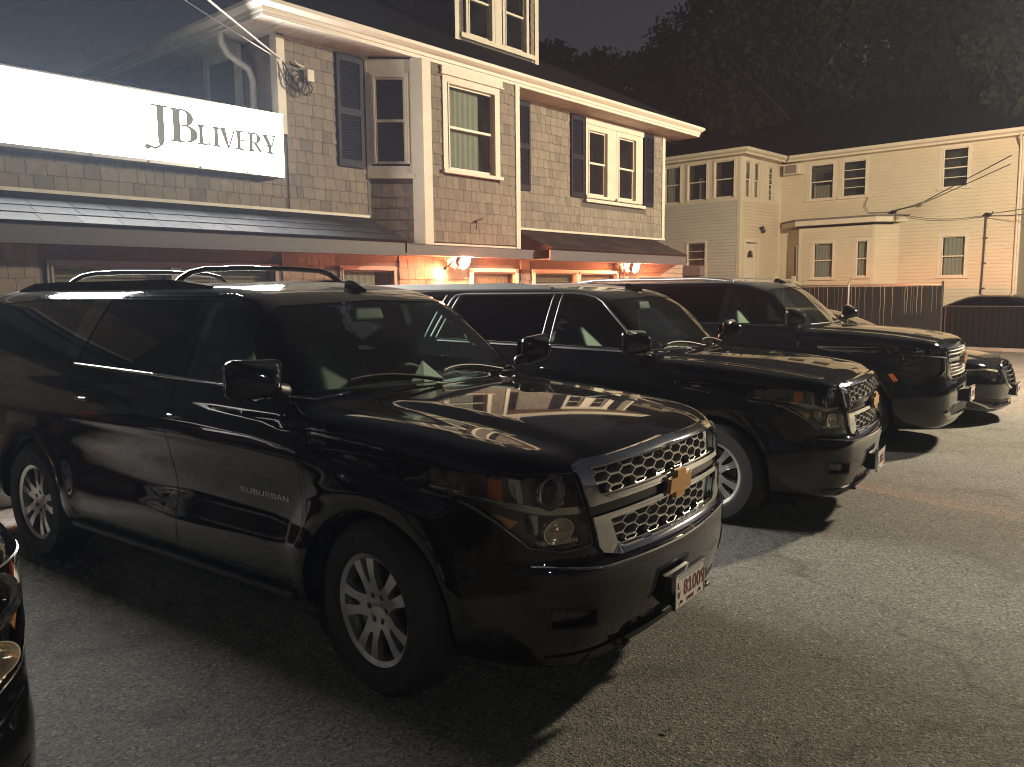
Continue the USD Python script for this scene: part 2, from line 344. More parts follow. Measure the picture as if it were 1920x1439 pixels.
def hung_window(parent, p0, p1, u0, u1, z0, z1, name='window', casing=.10, head=.0, curtain=None, stick=.03, sill=True, glassmat='window_glass', mid=.5, screen=False, framemat='trim', sashmat='sash', blinds=False, bars=0):
    """double-hung window: casing > sashes, panes, sill; it sits in a dark recess"""
    f, L = plane_map(p0, p1)
    g = lambda m: f(m)[0]
    B = lambda a, b, d0, d1, c, d: box(a, b, d0, d1, c, d)
    w = put(name, parent, g(cat([B(u0 - casing, u0, 0, stick, z0 - casing * .2, z1 + casing), B(u1, u1 + casing, 0, stick, z0 - casing * .2, z1 + casing),
                                 B(u0, u1, 0, stick, z1, z1 + casing),
                                 B(u0 - .012, u0 + .012, -.08, stick + .012, z0, z1), B(u1 - .012, u1 + .012, -.08, stick + .012, z0, z1), B(u0, u1, -.08, stick + .012, z1 - .012, z1 + .014)])), framemat, False)
    if sill: put('sill', w, g(B(u0 - casing - .03, u1 + casing + .03, 0, stick + .05, z0 - casing * .2 - .055, z0 - casing * .2)), framemat, False)
    zm = z0 + (z1 - z0) * mid; s = .038
    for k, (a, b, d) in enumerate(((zm - .02, z1, -.02), (z0, zm + .02, -.045))):
        rails = [B(u0, u0 + s, d - .03, d, a, b), B(u1 - s, u1, d - .03, d, a, b), B(u0 + s, u1 - s, d - .03, d, a, a + s), B(u0 + s, u1 - s, d - .03, d, b - s, b)]
        for q in range(bars if k == 0 else max(0, bars)):
            zz = a + (b - a) * (q + 1) / (bars + 1); rails.append(B(u0 + s, u1 - s, d - .026, d - .006, zz - .012, zz + .012))
        put('sash', w, g(cat(rails)), sashmat, False)
        put('pane', w, g(B(u0 + s, u1 - s, d - .018, d - .013, a + s, b - s)), glassmat, False)
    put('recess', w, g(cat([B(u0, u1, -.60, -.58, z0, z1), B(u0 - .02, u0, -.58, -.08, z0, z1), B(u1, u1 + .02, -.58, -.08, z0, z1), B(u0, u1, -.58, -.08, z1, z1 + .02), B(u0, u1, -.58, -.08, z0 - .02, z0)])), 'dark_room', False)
    if curtain:
        for (c0, c1, e0, e1, mt) in curtain:
            n = max(4, int((c1 - c0) / .03)); xs = np.linspace(c0, c1, n); dd = -.14 + .012 * np.sin(np.arange(n) * 1.7)
            V = [(x, d, e0) for x, d in zip(xs, dd)] + [(x, d, e1) for x, d in zip(xs, dd)]
            F = [[i, i + 1, n + i + 1] for i in range(n - 1)] + [[i, n + i + 1, n + i] for i in range(n - 1)]
            put('curtain', w, g(trimesh.Trimesh(V, F, process=False)), mt, True)
    if blinds:
        zs = np.arange(z0 + .03, z1 - .02, .05)
        put('blind', w, g(cat([B(u0 + s, u1 - s, -.115 - .018, -.115 + .018, z, z + .004) for z in zs] + [B(u0 + s, u1 - s, -.165, -.160, z0, z1)])), 'blind', False)
    return w

# wall cores behind the shingles
Wm = [box(WALL_S0, BAYL, .0, .25, TRIM_Z - .4, EAVE_Z), box(BAYR, WALL_S1, .0, .25, TRIM_Z - .4, EAVE_Z), box(BAYL, BAYR, .0, .25, EAVE_Z - .1, EAVE_Z)]
wall = put('wall', bld, cat([box(WALL_S0, 5.0, 0, .25, 2.4, EAVE_Z), box(5.0, BAYL, 0, .25, 2.4, EAVE_Z), box(BAYR, 11.33, 0, .25, 2.4, EAVE_Z), box(13.2, WALL_S1, 0, .25, 2.4, EAVE_Z), box(11.33, 13.2, 0, .25, 2.4, 3.74), box(11.33, 13.2, 0, .25, 5.09, EAVE_Z), box(12.07, 12.45, 0, .25, 3.74, 5.09),
                             box(-3.4, WALL_S0, 0, .25, 2.4, 4.22), box(WALL_S0, WALL_S0 + .2, .25, 9, 2.4, EAVE_Z), box(WALL_S1 - .2, WALL_S1, .25, 9, 0, EAVE_Z), box(WALL_S0, WALL_S1, 8.8, 9, 0, EAVE_Z),
                             box(-3.4, WALL_S0, .25, 9, 4.0, 4.1)]), 'wall_backing', False)
shingles((-3.4, 0), (WALL_S0 + .06, 0), TRIM_Z, 3.62, weight=.6)
shingles((WALL_S0 + .10, 0), (BAYL, 0), TRIM_Z, EAVE_Z - .02, holes=[(4.98 - 4.13, 2, 3.66, 6)])
shingles((BAYR, 0), (WALL_S1 - .09, 0), TRIM_Z, EAVE_Z - .02, holes=[(9.04 - BAYR, 9.46 - BAYR, 3.66, 6), (10.73 - BAYR, 13.93 - BAYR, 3.66, 6), (11.1 - BAYR, 13.6 - BAYR, 3.56, 6)])
# side wall towards the left, seen edge on
shingles((WALL_S0, 8.0), (WALL_S0, 0.05), 3.9, EAVE_Z + .3, holes=[(8.0 - 2.02, 8.0 - .80, 4.0, 5.42)], expo=.22, wmin=.16, wmax=.26, weight=.15)
hung_window(bld, (WALL_S0, 8.0), (WALL_S0, 0), 8.0 - 1.80, 8.0 - 1.02, 4.10, 5.22, casing=.13)
# bay: three faces hung on the wall
def bay_face(p0, p1, holes, z1=EAVE_Z):
    shingles(p0, p1, BAYZ + .02, z1 - .02, holes)
bl = [(BAYL, 0), (BF0, -BAYO)]; bf = [(BF0, -BAYO), (BF1, -BAYO)]; br = [(BF1, -BAYO), (BAYR, 0)]
LL = math.hypot(BF0 - BAYL, BAYO)
core = Polygon([(BAYL, .0), (BF0, -BAYO), (BF1, -BAYO), (BAYR, 0)])
put('bay', bld, cat([box(BF0 + .02, 6.62, -BAYO + .012, -BAYO + .03, 3.6, EAVE_Z - .1), box(7.88, BF1 - .02, -BAYO + .012, -BAYO + .03, 3.6, EAVE_Z - .1), extr(core.buffer(-.012), 3.66 - BAYZ, 'z', BAYZ), extr(core.buffer(-.012), .2, 'z', EAVE_Z - .2)]), 'wall_backing', False)
bay_face(*bl, holes=[(0, 2, 3.55, 9)])
FW = BF1 - BF0
bay_face(*bf, holes=[(6.578 - BF0, 7.922 - BF0, 3.62, 9), (0, .17, 0, 9), (FW - .10, FW, 0, 9)])
bay_face(*br, holes=[(0, .10, 0, 9)])
put('bay_floor', bld, extr(core.buffer(.02), .03, 'z', BAYZ - .03), 'trim', False)
def on(p0, p1, m): return plane_map(p0, p1)[0](m)[0]
put('corner_board', bld, on(*bl, box(LL - .16, LL + .012, 0, .030, BAYZ - .02, EAVE_Z)), 'trim', False)
put('corner_board', bld, on(*bf, box(-.010, .17, .001, .031, BAYZ - .02, EAVE_Z)), 'trim', False)
put('corner_board', bld, on(*bf, box(FW - .10, FW + .010, .001, .031, BAYZ - .03, EAVE_Z)), 'trim', False)
put('corner_board', bld, on(*br, box(-.012, .10, 0, .030, BAYZ - .03, EAVE_Z)), 'trim', False)
put('corner_board', bld, box(WALL_S0 - .03, WALL_S0 + .10, -.032, 0, 4.0, EAVE_Z), 'trim', False)
put('corner_board', bld, box(WALL_S0 - .032, WALL_S0 - .001, .001, .12, 4.0, EAVE_Z + .05), 'trim', False)
put('corner_board', bld, box(WALL_S1 - .09, WALL_S1 + .03, -.032, 0, TRIM_Z, EAVE_Z), 'trim', False)
put('corner_board', bld, on(*bl, box(0, .035, 0, .026, TRIM_Z, EAVE_Z)), 'trim', False)
# left facet: a panelled window with a wide casing
put('window_panel', bld, cat([on(*bl, box(.036, .075, 0, .018, 3.6, EAVE_Z - .02)), on(*bl, box(.65, LL - .16, 0, .018, 3.6, EAVE_Z - .02)), on(*bl, box(.075, .65, 0, .018, 5.10, EAVE_Z - .02)), on(*bl, box(.075, .65, 0, .018, 3.6, 3.72)), on(*bl, box(.0, LL - .14, 0, .05, 3.53, 3.60))]), 'trim', False)
hung_window(bld, *bl, .125, .60, 3.76, 5.05, casing=.05, stick=.035, sill=False)
hung_window(bld, *bf, 6.70 - BF0, 7.80 - BF0, 3.74, 5.06, casing=.12, stick=.035, curtain=[(6.72 - BF0, 7.56 - BF0, 3.76, 5.05, 'curtain')])
put('window_header', bld, on(*bf, cat([box(6.55 - BF0, 7.98 - BF0, 0, .055, 5.19, 5.30), box(6.53 - BF0, 8.0 - BF0, 0, .07, 5.165, 5.19)])), 'trim', False)
# paired windows with a shared casing
pw = [(0.0, 0.0), (20.0, 0.0)]
hung_window(bld, *pw, 11.36, 12.04, 3.76, 5.07, casing=.10)
hung_window(bld, *pw, 12.48, 13.16, 3.76, 5.07, casing=.10)
put('window_mullion', bld, on(*pw, cat([box(12.145, 12.375, 0, .028, 3.70, 5.18), box(11.25, 13.48, 0, .04, 5.175, 5.29), box(13.265, 13.45, 0, .028, 3.70, 5.17), box(11.22, 13.52, 0, .075, 3.60, 3.665)])), 'trim', False)
# shutters, each a frame with louvre slats
for (u0, u1) in ((5.0, 5.47), (9.07, 9.45), (10.74, 11.18), (13.49, 13.90)):
    fr = [box(u0, u0 + .05, -.05, -.012, 3.67, 5.29), box(u1 - .05, u1, -.05, -.012, 3.67, 5.29)]
    fr += [box(u0 + .05, u1 - .05, -.05, -.012, a, b) for a, b in ((3.67, 3.77), (4.42, 4.52), (5.19, 5.29))]
    s = put('shutter', bld, cat(fr + [box(u0 + .04, u1 - .04, -.02, -.013, 3.7, 5.25)]), 'shutter', False)
    sl = []
    for a, b in ((3.77, 4.42), (4.52, 5.19)):
        for z in np.arange(a + .02, b - .01, .042):
            sl.append(trimesh.Trimesh([(u0 + .05, -.046, z), (u1 - .05, -.046, z), (u1 - .05, -.022, z + .036), (u0 + .05, -.022, z + .036), (u0 + .05, -.040, z - .004), (u1 - .05, -.040, z - .004)], [[0, 1, 2], [0, 2, 3], [0, 4, 5], [0, 5, 1]], process=False))
    tag(put('louvre', s, cat(sl), 'shutter', False), kind='stuff')
# band at the foot of the upper wall
for a, b in ((-3.4, BAYL), (BAYR - .02, WALL_S1 + .05)):
    put('trim_board', bld, box(a, b, -.035, 0, TRIM_Z - .035, TRIM_Z + .005), 'trim', False)
# eaves: soffit boards, fascia, gutter all round the front and the left side
EO = .58
sof = put('soffit', bld, cat([box(WALL_S0 - EO, WALL_S1 + .62, -EO + .02, .02, EAVE_Z + .032, EAVE_Z + .05), box(WALL_S0 - EO + .02, WALL_S0, .02, 9, EAVE_Z + .032, EAVE_Z + .05), box(WALL_S1, WALL_S1 + .6, .02, 9, EAVE_Z + .032, EAVE_Z + .05)]), 'soffit', False)
x = WALL_S0 - EO + .04
while x < WALL_S1 + .58:
    w = .118
    put('soffit_board', sof, box(x + .004, x + w - .004, -EO + .03, -.035, EAVE_Z + .016 + rng.uniform(0, .004), EAVE_Z + .032), 'soffit', False); x += w
put('frieze_board', bld, box(WALL_S0 + .1, BAYL + .05, -.035, 0, EAVE_Z - .035, EAVE_Z + .02), 'soffit', False)
put('frieze_board', bld, box(BAYR - .05, WALL_S1 - .09, -.035, 0, EAVE_Z - .035, EAVE_Z + .02), 'soffit', False)
G0, G1 = WALL_S0 - EO, WALL_S1 + .64
def gut_profile(z):   # section in (outward, z)
    return [(.0, z), (.0, z + .05), (.03, z + .055), (.03, z + .10), (.075, z + .115), (.095, z + .15), (.095, z + .205), (.07, z + .21), (.0, z + .21)]
gp = Polygon([(-.035, EAVE_Z), (0, EAVE_Z), (.0, EAVE_Z + .05), (.018, EAVE_Z + .055), (.018, EAVE_Z + .105), (.050, EAVE_Z + .115), (.085, EAVE_Z + .15), (.095, EAVE_Z + .155), (.095, EAVE_Z + .205), (.075, EAVE_Z + .205), (.07, EAVE_Z + .17), (-.035, EAVE_Z + .17)])
def gutter_run(poly, a, b, o, miter0, miter1):
    """extrudes the section along local x between a and b at outward offset o, with 45 degree mitres"""
    m = extr(poly, b - a, 'x', a); v = m.vertices.copy(); out = v[:, 1].copy()
    v[:, 1] = -(o + out); lo = v[:, 0] < (a + b) / 2
    v[lo, 0] -= (out[lo]) * miter0; v[~lo, 0] += out[~lo] * miter1
    m.vertices = v; m.invert(); return m
g1 = gutter_run(gp, G0, G1, EO, 1, 1)
g2 = gutter_run(gp, -9.0, EO, 0, 0, 1)      # runs along +x before it is turned on to the left side
v = g2.vertices.copy(); g2.vertices = np.c_[WALL_S0 - EO + v[:, 1], -v[:, 0], v[:, 2]]
g3 = gutter_run(gp, -EO, 9.0, 0, 1, 0); v = g3.vertices.copy(); g3.vertices = np.c_[G1 - v[:, 1], v[:, 0], v[:, 2]]
put('gutter', bld, g1, 'gutter_metal', 40); put('gutter', bld, g2, 'gutter_metal', 40); put('gutter', bld, g3, 'gutter_metal', 40)
# hipped roof
def roof(x0, x1, y0, y1, z, pitch, t=.05):
    h = (y1 - y0) / 2 * pitch; ym = (y0 + y1) / 2; d = (y1 - y0) / 2
    V = [(x0, y0, z), (x1, y0, z), (x1, y1, z), (x0, y1, z), (x0 + d, ym, z + h), (x1 - d, ym, z + h)]
    F = [[0, 1, 5], [0, 5, 4], [1, 2, 5], [2, 3, 4], [2, 4, 5], [3, 0, 4], [0, 2, 1], [0, 3, 2]]
    return trimesh.Trimesh(V, F, process=False)
roof_z = EAVE_Z + .19
rf = put('roof', bld, roof(G0 - .06, G1 + .06, -EO - .06, 9.6, roof_z, .56), 'roofing', False)
# dormer with a paired window
DX0, DX1, DY, DZ0, DZ1 = 8.74, 11.20, 1.2, 6.47, 8.75
dor = put('dormer', bld, cat([box(DX0, 8.98, DY, 4.4, DZ0 - .2, DZ1), box(10.98, DX1, DY, 4.4, DZ0 - .2, DZ1), box(8.98, 10.98, DY, 4.4, DZ0 - .2, 6.66), box(8.98, 10.98, DY, 4.4, 8.15, DZ1), box(8.98, 10.98, DY + .62, 4.4, 6.66, 8.15)]), 'wall_backing', False)
shingles((DX0, 6.0), (DX0, DY), 6.3, DZ1, expo=.20, weight=.3)
shingles((DX0 + .1, DY), (DX1 - .1, DY), DZ0 + .05, DZ1, holes=[(.05, 2.15, 6.5, 8.6)], weight=.5)
dw = [(0, DY), (20, DY)]
hung_window(bld, *dw, 9.10, 9.76, 6.70, 8.05, casing=.08, stick=.04, sill=False); hung_window(bld, *dw, 10.16, 10.82, 6.70, 8.05, casing=.08, stick=.04, sill=False)
put('dormer_trim', bld, on(*dw, cat([box(8.72, 8.83, 0, .035, DZ0, DZ1), box(11.10, 11.22, 0, .035, DZ0, DZ1), box(8.86, 11.06, 0, .07, 6.58, 6.67), box(9.86, 10.06, 0, .03, 6.66, 8.2), box(8.72, 11.22, 0, .03, DZ0 - .06, DZ0 + .03)])), 'trim', False)
put('dormer_roof', bld, cat([extr(Polygon([(DX0 - .2, DZ1), (DX1 + .2, DZ1), ((DX0 + DX1) / 2, DZ1 + .8)]), 4.5, 'y', DY - .2)]), 'roofing', False)
# step flashing where the dormer cheek meets the roof
put('flashing', bld, tube([(DX0 - .02, DY - .02, 6.49), (DX0 - .02, 5.4, 6.49 + 4.2 * .56)], .025, 6), 'trim', False)

# pent roofs over the ground floor, of separate shingles
def pent(x0, x1, hipL, hipR, name):
    zt, zb, out = TRIM_Z - .04, 2.55, .92
    def P(u, t):      # u along, t 0 at the wall .. 1 at the edge
        a = x0 + (0 if not hipL else (1 - t) * hipL); b = x1 - (0 if not hipR else (1 - t) * hipR)
        return np.array([u, -.02 - (out - .02) * t, zt + (zb - zt) * t]), a, b
    _, a0, b0 = P(0, 0); _, a1, b1 = P(0, 1)
    base = trimesh.Trimesh([(a0, 0, zt), (b0, 0, zt), (b1, -out, zb), (a1, -out, zb), (a0, 0, zt - .04), (b0, 0, zt - .04), (b1, -out, zb - .03), (a1, -out, zb - .03), (b1, 0, zb - .03), (a1, 0, zb - .03)],
                           [[0, 3, 2], [0, 2, 1], [4, 6, 7], [4, 5, 6], [1, 2, 8], [2, 6, 8], [0, 9, 3], [3, 9, 7], [3, 7, 6], [3, 6, 2]], process=False)
    p = put(name, bld, base, 'roofing', False)
    rows = 4
    for r in range(rows):
        t1 = 1 - r / rows + (.02 if r == 0 else 0); t0 = 1 - (r + 1) / rows - .02
        t0 = max(t0, .0)
        u = x0 - .3 + (r % 3) * .11
        while u < x1:
            w = rng.uniform(.38, .46)
            _, aa, bb = P(0, t1); _, ac, bc = P(0, t0)
            ua0, ub0 = max(u, aa) + .004, min(u + w, bb) - .004; ua1, ub1 = max(u, ac) + .004, min(u + w, bc) - .004; u += w
            if ub0 - ua0 < .03: continue
            ua1 = min(ua1, bc - .001); ub1 = max(min(ub1, bc), ua1 + .001)
            q = [P(ua0, t1)[0], P(ub0, t1)[0], P(ub1, t0)[0], P(ua1, t0)[0]]
            nz = np.array([0, -.3, .9]); k = [.016 + rng.uniform(-.003, .003), .016, .006, .006]
            V = [a for a in q] + [a + nz * b for a, b in zip(q, k)]
            m = trimesh.Trimesh(V, [[4, 5, 6], [4, 6, 7], [0, 1, 5], [0, 5, 4], [1, 2, 6], [1, 6, 5], [3, 0, 4], [3, 4, 7]], process=False)
            put('roof_shingle', p, m, rng.choice(['pent_a', 'pent_b', 'pent_c']), False)
    put('fascia', bld, cat([box(a1, b1 - .0, -out + .02, -out + .05, zb - .19, zb - .03), box(a1, b1, -out + .05, 0, zb - .20, zb - .185), box(a1, b1 - .01, -out + .025, -out + .045, zb - .22, zb - .19)]), 'pent_fascia', False)
pent(-3.4, 5.50, 0, 0.0, 'pent_roof')
# its right end slopes back to the wall as a hip
put('pent_hip', bld, trimesh.Trimesh([(5.50, 0, TRIM_Z - .04), (5.50, -.92, 2.56), (6.10, 0, 2.54), (6.1, 0, 2.37), (5.50, -.92, 2.37)], [[0, 1, 2], [1, 3, 2], [1, 4, 3]], process=False), 'pent_b', False)
pent(8.95, 13.90, 0, -.0, 'pent_roof')
put('pent_hip', bld, trimesh.Trimesh([(13.90, -.02, TRIM_Z - .04), (13.90, -.92, 2.56), (14.95, 0, 2.54), (14.95, 0, 2.37), (13.90, -.92, 2.37)], [[0, 1, 2], [1, 3, 2], [1, 4, 3]], process=False), 'pent_b', False)
put('pent_skirt', bld, cat([box(5.5, 9.0, -.62, -.30, 2.36, 2.52), box(5.5, 9.0, -.30, 0, 2.42, 2.50)]), 'pent_fascia', False)

# ground floor: shingled wall with wide windows, .3 in front of the upper wall plane
gf = [(-3.4, -.30), (12.3, -.30)]; U = lambda s: s + 3.4
GFW = [(.79, 3.70), (4.72, 5.81), (7.47, 8.74), (9.15, 12.04)]
parts_ = []; cur = -3.4
for a, b in GFW:
    parts_.append(box(cur, a, -.30, -.05, 0, 2.40)); parts_.append(box(a, b, -.30, -.05, 0, .95)); parts_.append(box(a, b, -.30, -.05, 2.17, 2.40)); cur = b
parts_.append(box(cur, 12.3, -.30, -.05, 0, 2.40))
put('ground_floor_wall', bld, cat(parts_), 'wall_backing', False)
shingles(*gf, .5, 2.37, holes=[(U(a) - .07, U(b) + .07, .85, 2.21) for a, b in GFW], expo=.19, wmin=.14, wmax=.22, weight=.55)
for (a, b) in GFW:
    n = 2 if b - a > 2 else 1
    for i in range(n):
        c, d = a + (b - a) * i / n, a + (b - a) * (i + 1) / n
        blind = (n == 2 and i == 0) or a < 1
        hung_window(bld, *gf, U(c) + .05, U(d) - .05, .98, 2.14, casing=.05, stick=.03, sill=False, blinds=blind, framemat='trim_dark' if a < 7 else 'trim', sashmat='trim_dark' if a < 7 else 'sash',
                    curtain=None if blind else [(U(c) + .1, U(d) - .12, 1.0, 2.1, 'blind')] if a > 5 else [(U(c) + .1, U(d) - .3, 1.0, 2.1, 'curtain')])
# clapboard end of the ground floor
put('clapboard_wall', bld, cat([box(12.3, 14.9, -.25, 0, 0, 2.4)] + [trimesh.Trimesh([(12.42, -.25, z), (14.9, -.25, z), (14.9, -.28, z), (12.42, -.28, z), (12.42, -.252, z + .11), (14.9, -.252, z + .11)], [[0, 1, 2], [0, 2, 3], [3, 2, 5], [3, 5, 4]], process=False) for z in np.arange(.3, 2.3, .11)]), 'shingle_b', False)
put('corner_board', bld, box(12.26, 12.42, -.335, -.26, 0, 2.37), 'trim', False)
# downspout on the left side
put('downspout', bld, tube([(3.52, .55, 5.36), (3.52, .55, 5.22), (3.62, .55, 5.08), (3.90, .50, 4.92), (3.95, .50, 4.78), (3.95, .5, 4.1)], .05, 10), 'gutter_metal', True)
# hook on the bay
put('hook', bld, on(*bf, cat([cyl((7.28 - BF0, 0, 2.93), (7.28 - BF0, .05, 2.93), .018, 8), tube([(7.28 - BF0, .05, 2.96), (7.25 - BF0, .10, 2.93), (7.24 - BF0, .09, 2.84), (7.28 - BF0, .06, 2.82)], .010, 6), tube([(7.26 - BF0, .06, 2.94), (7.40 - BF0, .09, 2.99)], .012, 6)])), 'dark_metal', True)
# shingles: the 300 that show largest are parts of the wall, the others one part
shingle_store.sort(key=lambda t: -t[0])
first = [s for s in shingle_store]
big = first[:300]
for _, m, mt in big: put('shingle', wall, m, mt, False)
for mt in ('shingle_a', 'shingle_b', 'shingle_c', 'shingle_d'):
    rest = [m for _, m, q in first[300:] if q == mt]
    if rest: tag(put('shingle_courses', wall, cat(rest), mt, False), kind='stuff')
# stoop behind the first car
st = thing('entry_steps', 'white two-step stoop at the foot of the shingled building behind the first car', 'steps', (-5.0, -.4, 0), 0)
put('tread', st, rounded_box(-.42, 0, -1.0, .9, 0, .17, .012), 'concrete', 30); put('tread', st, rounded_box(-.95, -.43, -1.0, .9, 0, .34, .012), 'concrete', 30)

# ---------------------------------------------------------------- the lit sign
sg = thing('lit_sign', 'glowing white box sign reading J B LIVERY on the shingled wall', 'sign', B_LOC, BX)
S0, S1, Z0, Z1 = -1.0, 3.88, 3.40, 4.185
put('cabinet', sg, cat([box(S0 - .03, S1 + .035, -.245, -.02, Z0 - .035, Z0), box(S0 - .03, S1 + .035, -.262, -.235, Z1, Z1 + .02), box(S0 - .03, S1 + .035, -.06, -.02, Z1, Z1 + .02), box(S0 - .03, S0, -.245, -.02, Z0, Z1), box(S1, S1 + .035, -.245, -.02, Z0 - .035, Z1 + .02), box(S0, S1, -.05, -.02, Z0, Z1)]), 'steel', False)
put('face', sg, box(S0, S1, -.25, -.06, Z0, Z1), 'sign_face', False)
tube_l = UsdLux.RectLight.Define(stage, path_for('lamp_panel', sg)); tube_l.CreateWidthAttr(S1 - S0 - .02); tube_l.CreateHeightAttr(Z1 - Z0 - .02); tube_l.CreateIntensityAttr(SIGN_L * RECT_K); tube_l.CreateColorAttr(Gf.Vec3f(1.0, .965, .88))
tube_l.AddTransformOp().Set(Gf.Matrix4d(1, 0, 0, 0, 0, 0, -1, 0, 0, 1, 0, 0, (S0 + S1) / 2, -.2503, (Z0 + Z1) / 2, 1))
put('top_panel', sg, box(S0, S1, -.234, -.061, Z1 + .004, Z1 + .012), 'sign_top', False)
for sx in np.arange(S0 + .4, S1, .66):
    put('screw', sg, cyl((sx, -.25, Z0 - .018), (sx, -.262, Z0 - .018), .012, 8), 'steel', False)
def stem(x0, x1, z0, z1, serif=.025, t=.008):
    s = [sbox(x0, z0, x1, z1)]
    for z, sgn in ((z0, 1), (z1, -1)): s.append(Polygon([(x0 - serif, z), (x1 + serif, z), (x1 + serif, z + sgn * t), (x1, z + sgn * t * 3), (x0, z + sgn * t * 3), (x0 - serif, z + sgn * t)]))
    return unary_union(s)
def crescent(cx, cz, rx, rz, t, a0=-90, a1=90):
    """the right half of a bowl, thick in the middle and thin at its ends"""
    an = np.radians(np.linspace(a0, a1, 28)); o = [(cx + rx * math.cos(a), cz + rz * math.sin(a)) for a in an]; i = [(cx + (rx - t * max(.12, math.cos(a))) * math.cos(a), cz + (rz - .010) * math.sin(a)) for a in an[::-1]]
    return Polygon(o + i).buffer(0)
def letter(ch, x, w, z0, z1, th):
    h = z1 - z0; hl = .007
    if ch == 'I': return stem(x, x + th, z0, z1)
    if ch == 'L': return unary_union([stem(x, x + th, z0, z1), sbox(x + th, z0, x + w, z0 + hl), Polygon([(x + w - .008, z0), (x + w, z0), (x + w, z0 + h * .3)])])
    if ch == 'E': return unary_union([stem(x, x + th, z0, z1)] + [sbox(x + th, z, x + w * f, z + hl) for z, f in ((z0, 1), (z1 - hl, .95), ((z0 + z1) / 2, .7))])
    if ch == 'V': return unary_union([Polygon([(x, z1), (x + th, z1), (x + w * .52, z0), (x + w * .5, z0)]).buffer(.004), Polygon([(x + w * .5, z0), (x + w - .006, z1), (x + w, z1), (x + w * .54, z0)]), sbox(x - .02, z1 - hl, x + th + .02, z1)])
    if ch == 'R': return unary_union([stem(x, x + th * .7, z0, z1), crescent(x + w * .42, z1 - h * .27, w * .5, h * .27, th), sbox(x + th, z1 - hl, x + w * .45, z1), sbox(x + th, z1 - h * .54, x + w * .45, z1 - h * .54 + hl), Polygon([(x + w * .38, z1 - h * .54), (x + w * .55, z1 - h * .54), (x + w * 1.05, z0), (x + w * .9, z0)])])
    if ch == 'Y': return unary_union([stem(x + w * .45, x + w * .45 + th * .8, z0, z0 + h * .45), Polygon([(x, z1), (x + th, z1), (x + w * .45 + th, z0 + h * .42), (x + w * .45, z0 + h * .42)]), Polygon([(x + w - .006, z1), (x + w, z1), (x + w * .5 + th, z0 + h * .42), (x + w * .48 + th, z0 + h * .42)]), sbox(x - .02, z1 - hl, x + th + .02, z1), sbox(x + w - .04, z1 - hl, x + w + .02, z1)])
    if ch == 'J':
        hook = LineString([(x + w * .78, z0 + .10), (x + w * .70, z0 + .045), (x + w * .5, z0 + .012), (x + w * .25, z0 + .03)]).buffer(.007)
        return unary_union([Polygon([(x + w * .55, z1), (x + w, z1), (x + w * .92, z1 - .02), (x + w * .92, z0 + .12), (x + w * .80, z0 + .05), (x + w * .66, z0 + .09), (x + w * .66, z1 - .02)]), hook, Point(x + w * .14, z0 + .02).buffer(.026), sbox(x + w * .42, z1 - .010, x + w * 1.15, z1)])
    if ch == 'B': return unary_union([stem(x, x + th, z0, z1, .03), crescent(x + w * .38, z1 - h * .25, w * .45, h * .25, th * .95), crescent(x + w * .38, z0 + h * .27, w * .62, h * .27, th * 1.05), sbox(x + th, z1 - hl, x + w * .4, z1), sbox(x + th, z0, x + w * .4, z0 + hl), sbox(x + th, z0 + h * .51, x + w * .4, z0 + h * .51 + hl)])
for ch, x, w, z0, z1, th in (('J', 1.985, .27, 3.53, 4.05, .07), ('B', 2.36, .30, 3.655, 4.045, .075), ('L', 2.695, .13, 3.66, 3.895, .032), ('I', 2.90, .04, 3.66, 3.895, .034), ('V', 2.985, .19, 3.66, 3.895, .046),
                              ('E', 3.215, .12, 3.66, 3.895, .032), ('R', 3.395, .16, 3.66, 3.895, .042), ('Y', 3.59, .18, 3.66, 3.895, .042)):
    put('letter', sg, extr(letter(ch, x, w, z0, z1, th).buffer(.003), -.012, 'y', -.2505), 'letter_glow', False)

# ---------------------------------------------------------------- flood lamps on the ground floor wall, lit orange
def flood(s, z, second, label):
    t = thing('wall_flood_lamp', label, 'wall lamp', B_LOC, BX)
    put('base', t, cyl((s, -.32, z + .10), (s, -.36, z + .10), .055, 20), 'dark_metal', 30)
    put('arm', t, tube([(s, -.35, z + .10), (s, -.42, z + .10), (s, -.47, z + .06)], .014, 8), 'dark_metal', True)
    put('holder', t, cyl((s, -.47, z + .085), (s, -.49, z + .035), .04, 16), 'dark_metal', 30)
    b = trimesh.creation.icosphere(3, .085); b.apply_scale([1, 1, 1.05]); put('bulb', t, moved(b, s, -.52, z), 'bulb_glow', True); bulb_light(t, (s, -.52, z), .097, BULB_L, (1.0, .25, .10))
    put('wall_shield', t, (lambda m: (m.apply_transform(trimesh.transformations.rotation_matrix(.30, [1, 0, 0])), m.apply_translation([s, -.52, z]), m)[-1])(lathe([(.030, .100), (.105, .070), (.122, -.035), (.126, -.035), (.109, .076), (.032, .108), (.030, .100)], 32)), 'dark_metal', 30)  # added cup that keeps the bulb's light off the wall
    if second:
        put('arm', t, tube([(s, -.35, z + .08), (s - .16, -.40, z - .02), (s - .30, -.42, z - .12)], .014, 8), 'dark_metal', True)
        put('holder', t, cyl((s - .30, -.42, z - .11), (s - .34, -.41, z - .16), .036, 16), 'dark_metal', 30)
        b = trimesh.creation.icosphere(3, .05); put('bulb', t, moved(b, s - .37, -.40, z - .20), 'bulb_glow_dim', True); bulb_light(t, (s - .37, -.40, z - .20), .052, 650.0, (1.0, .28, .11))
flood(7.10, 2.29, True, 'twin-headed wall lamp glowing orange under the bay')
flood(12.37, 2.27, False, 'single wall lamp glowing orange near the right end of the shingled wall')

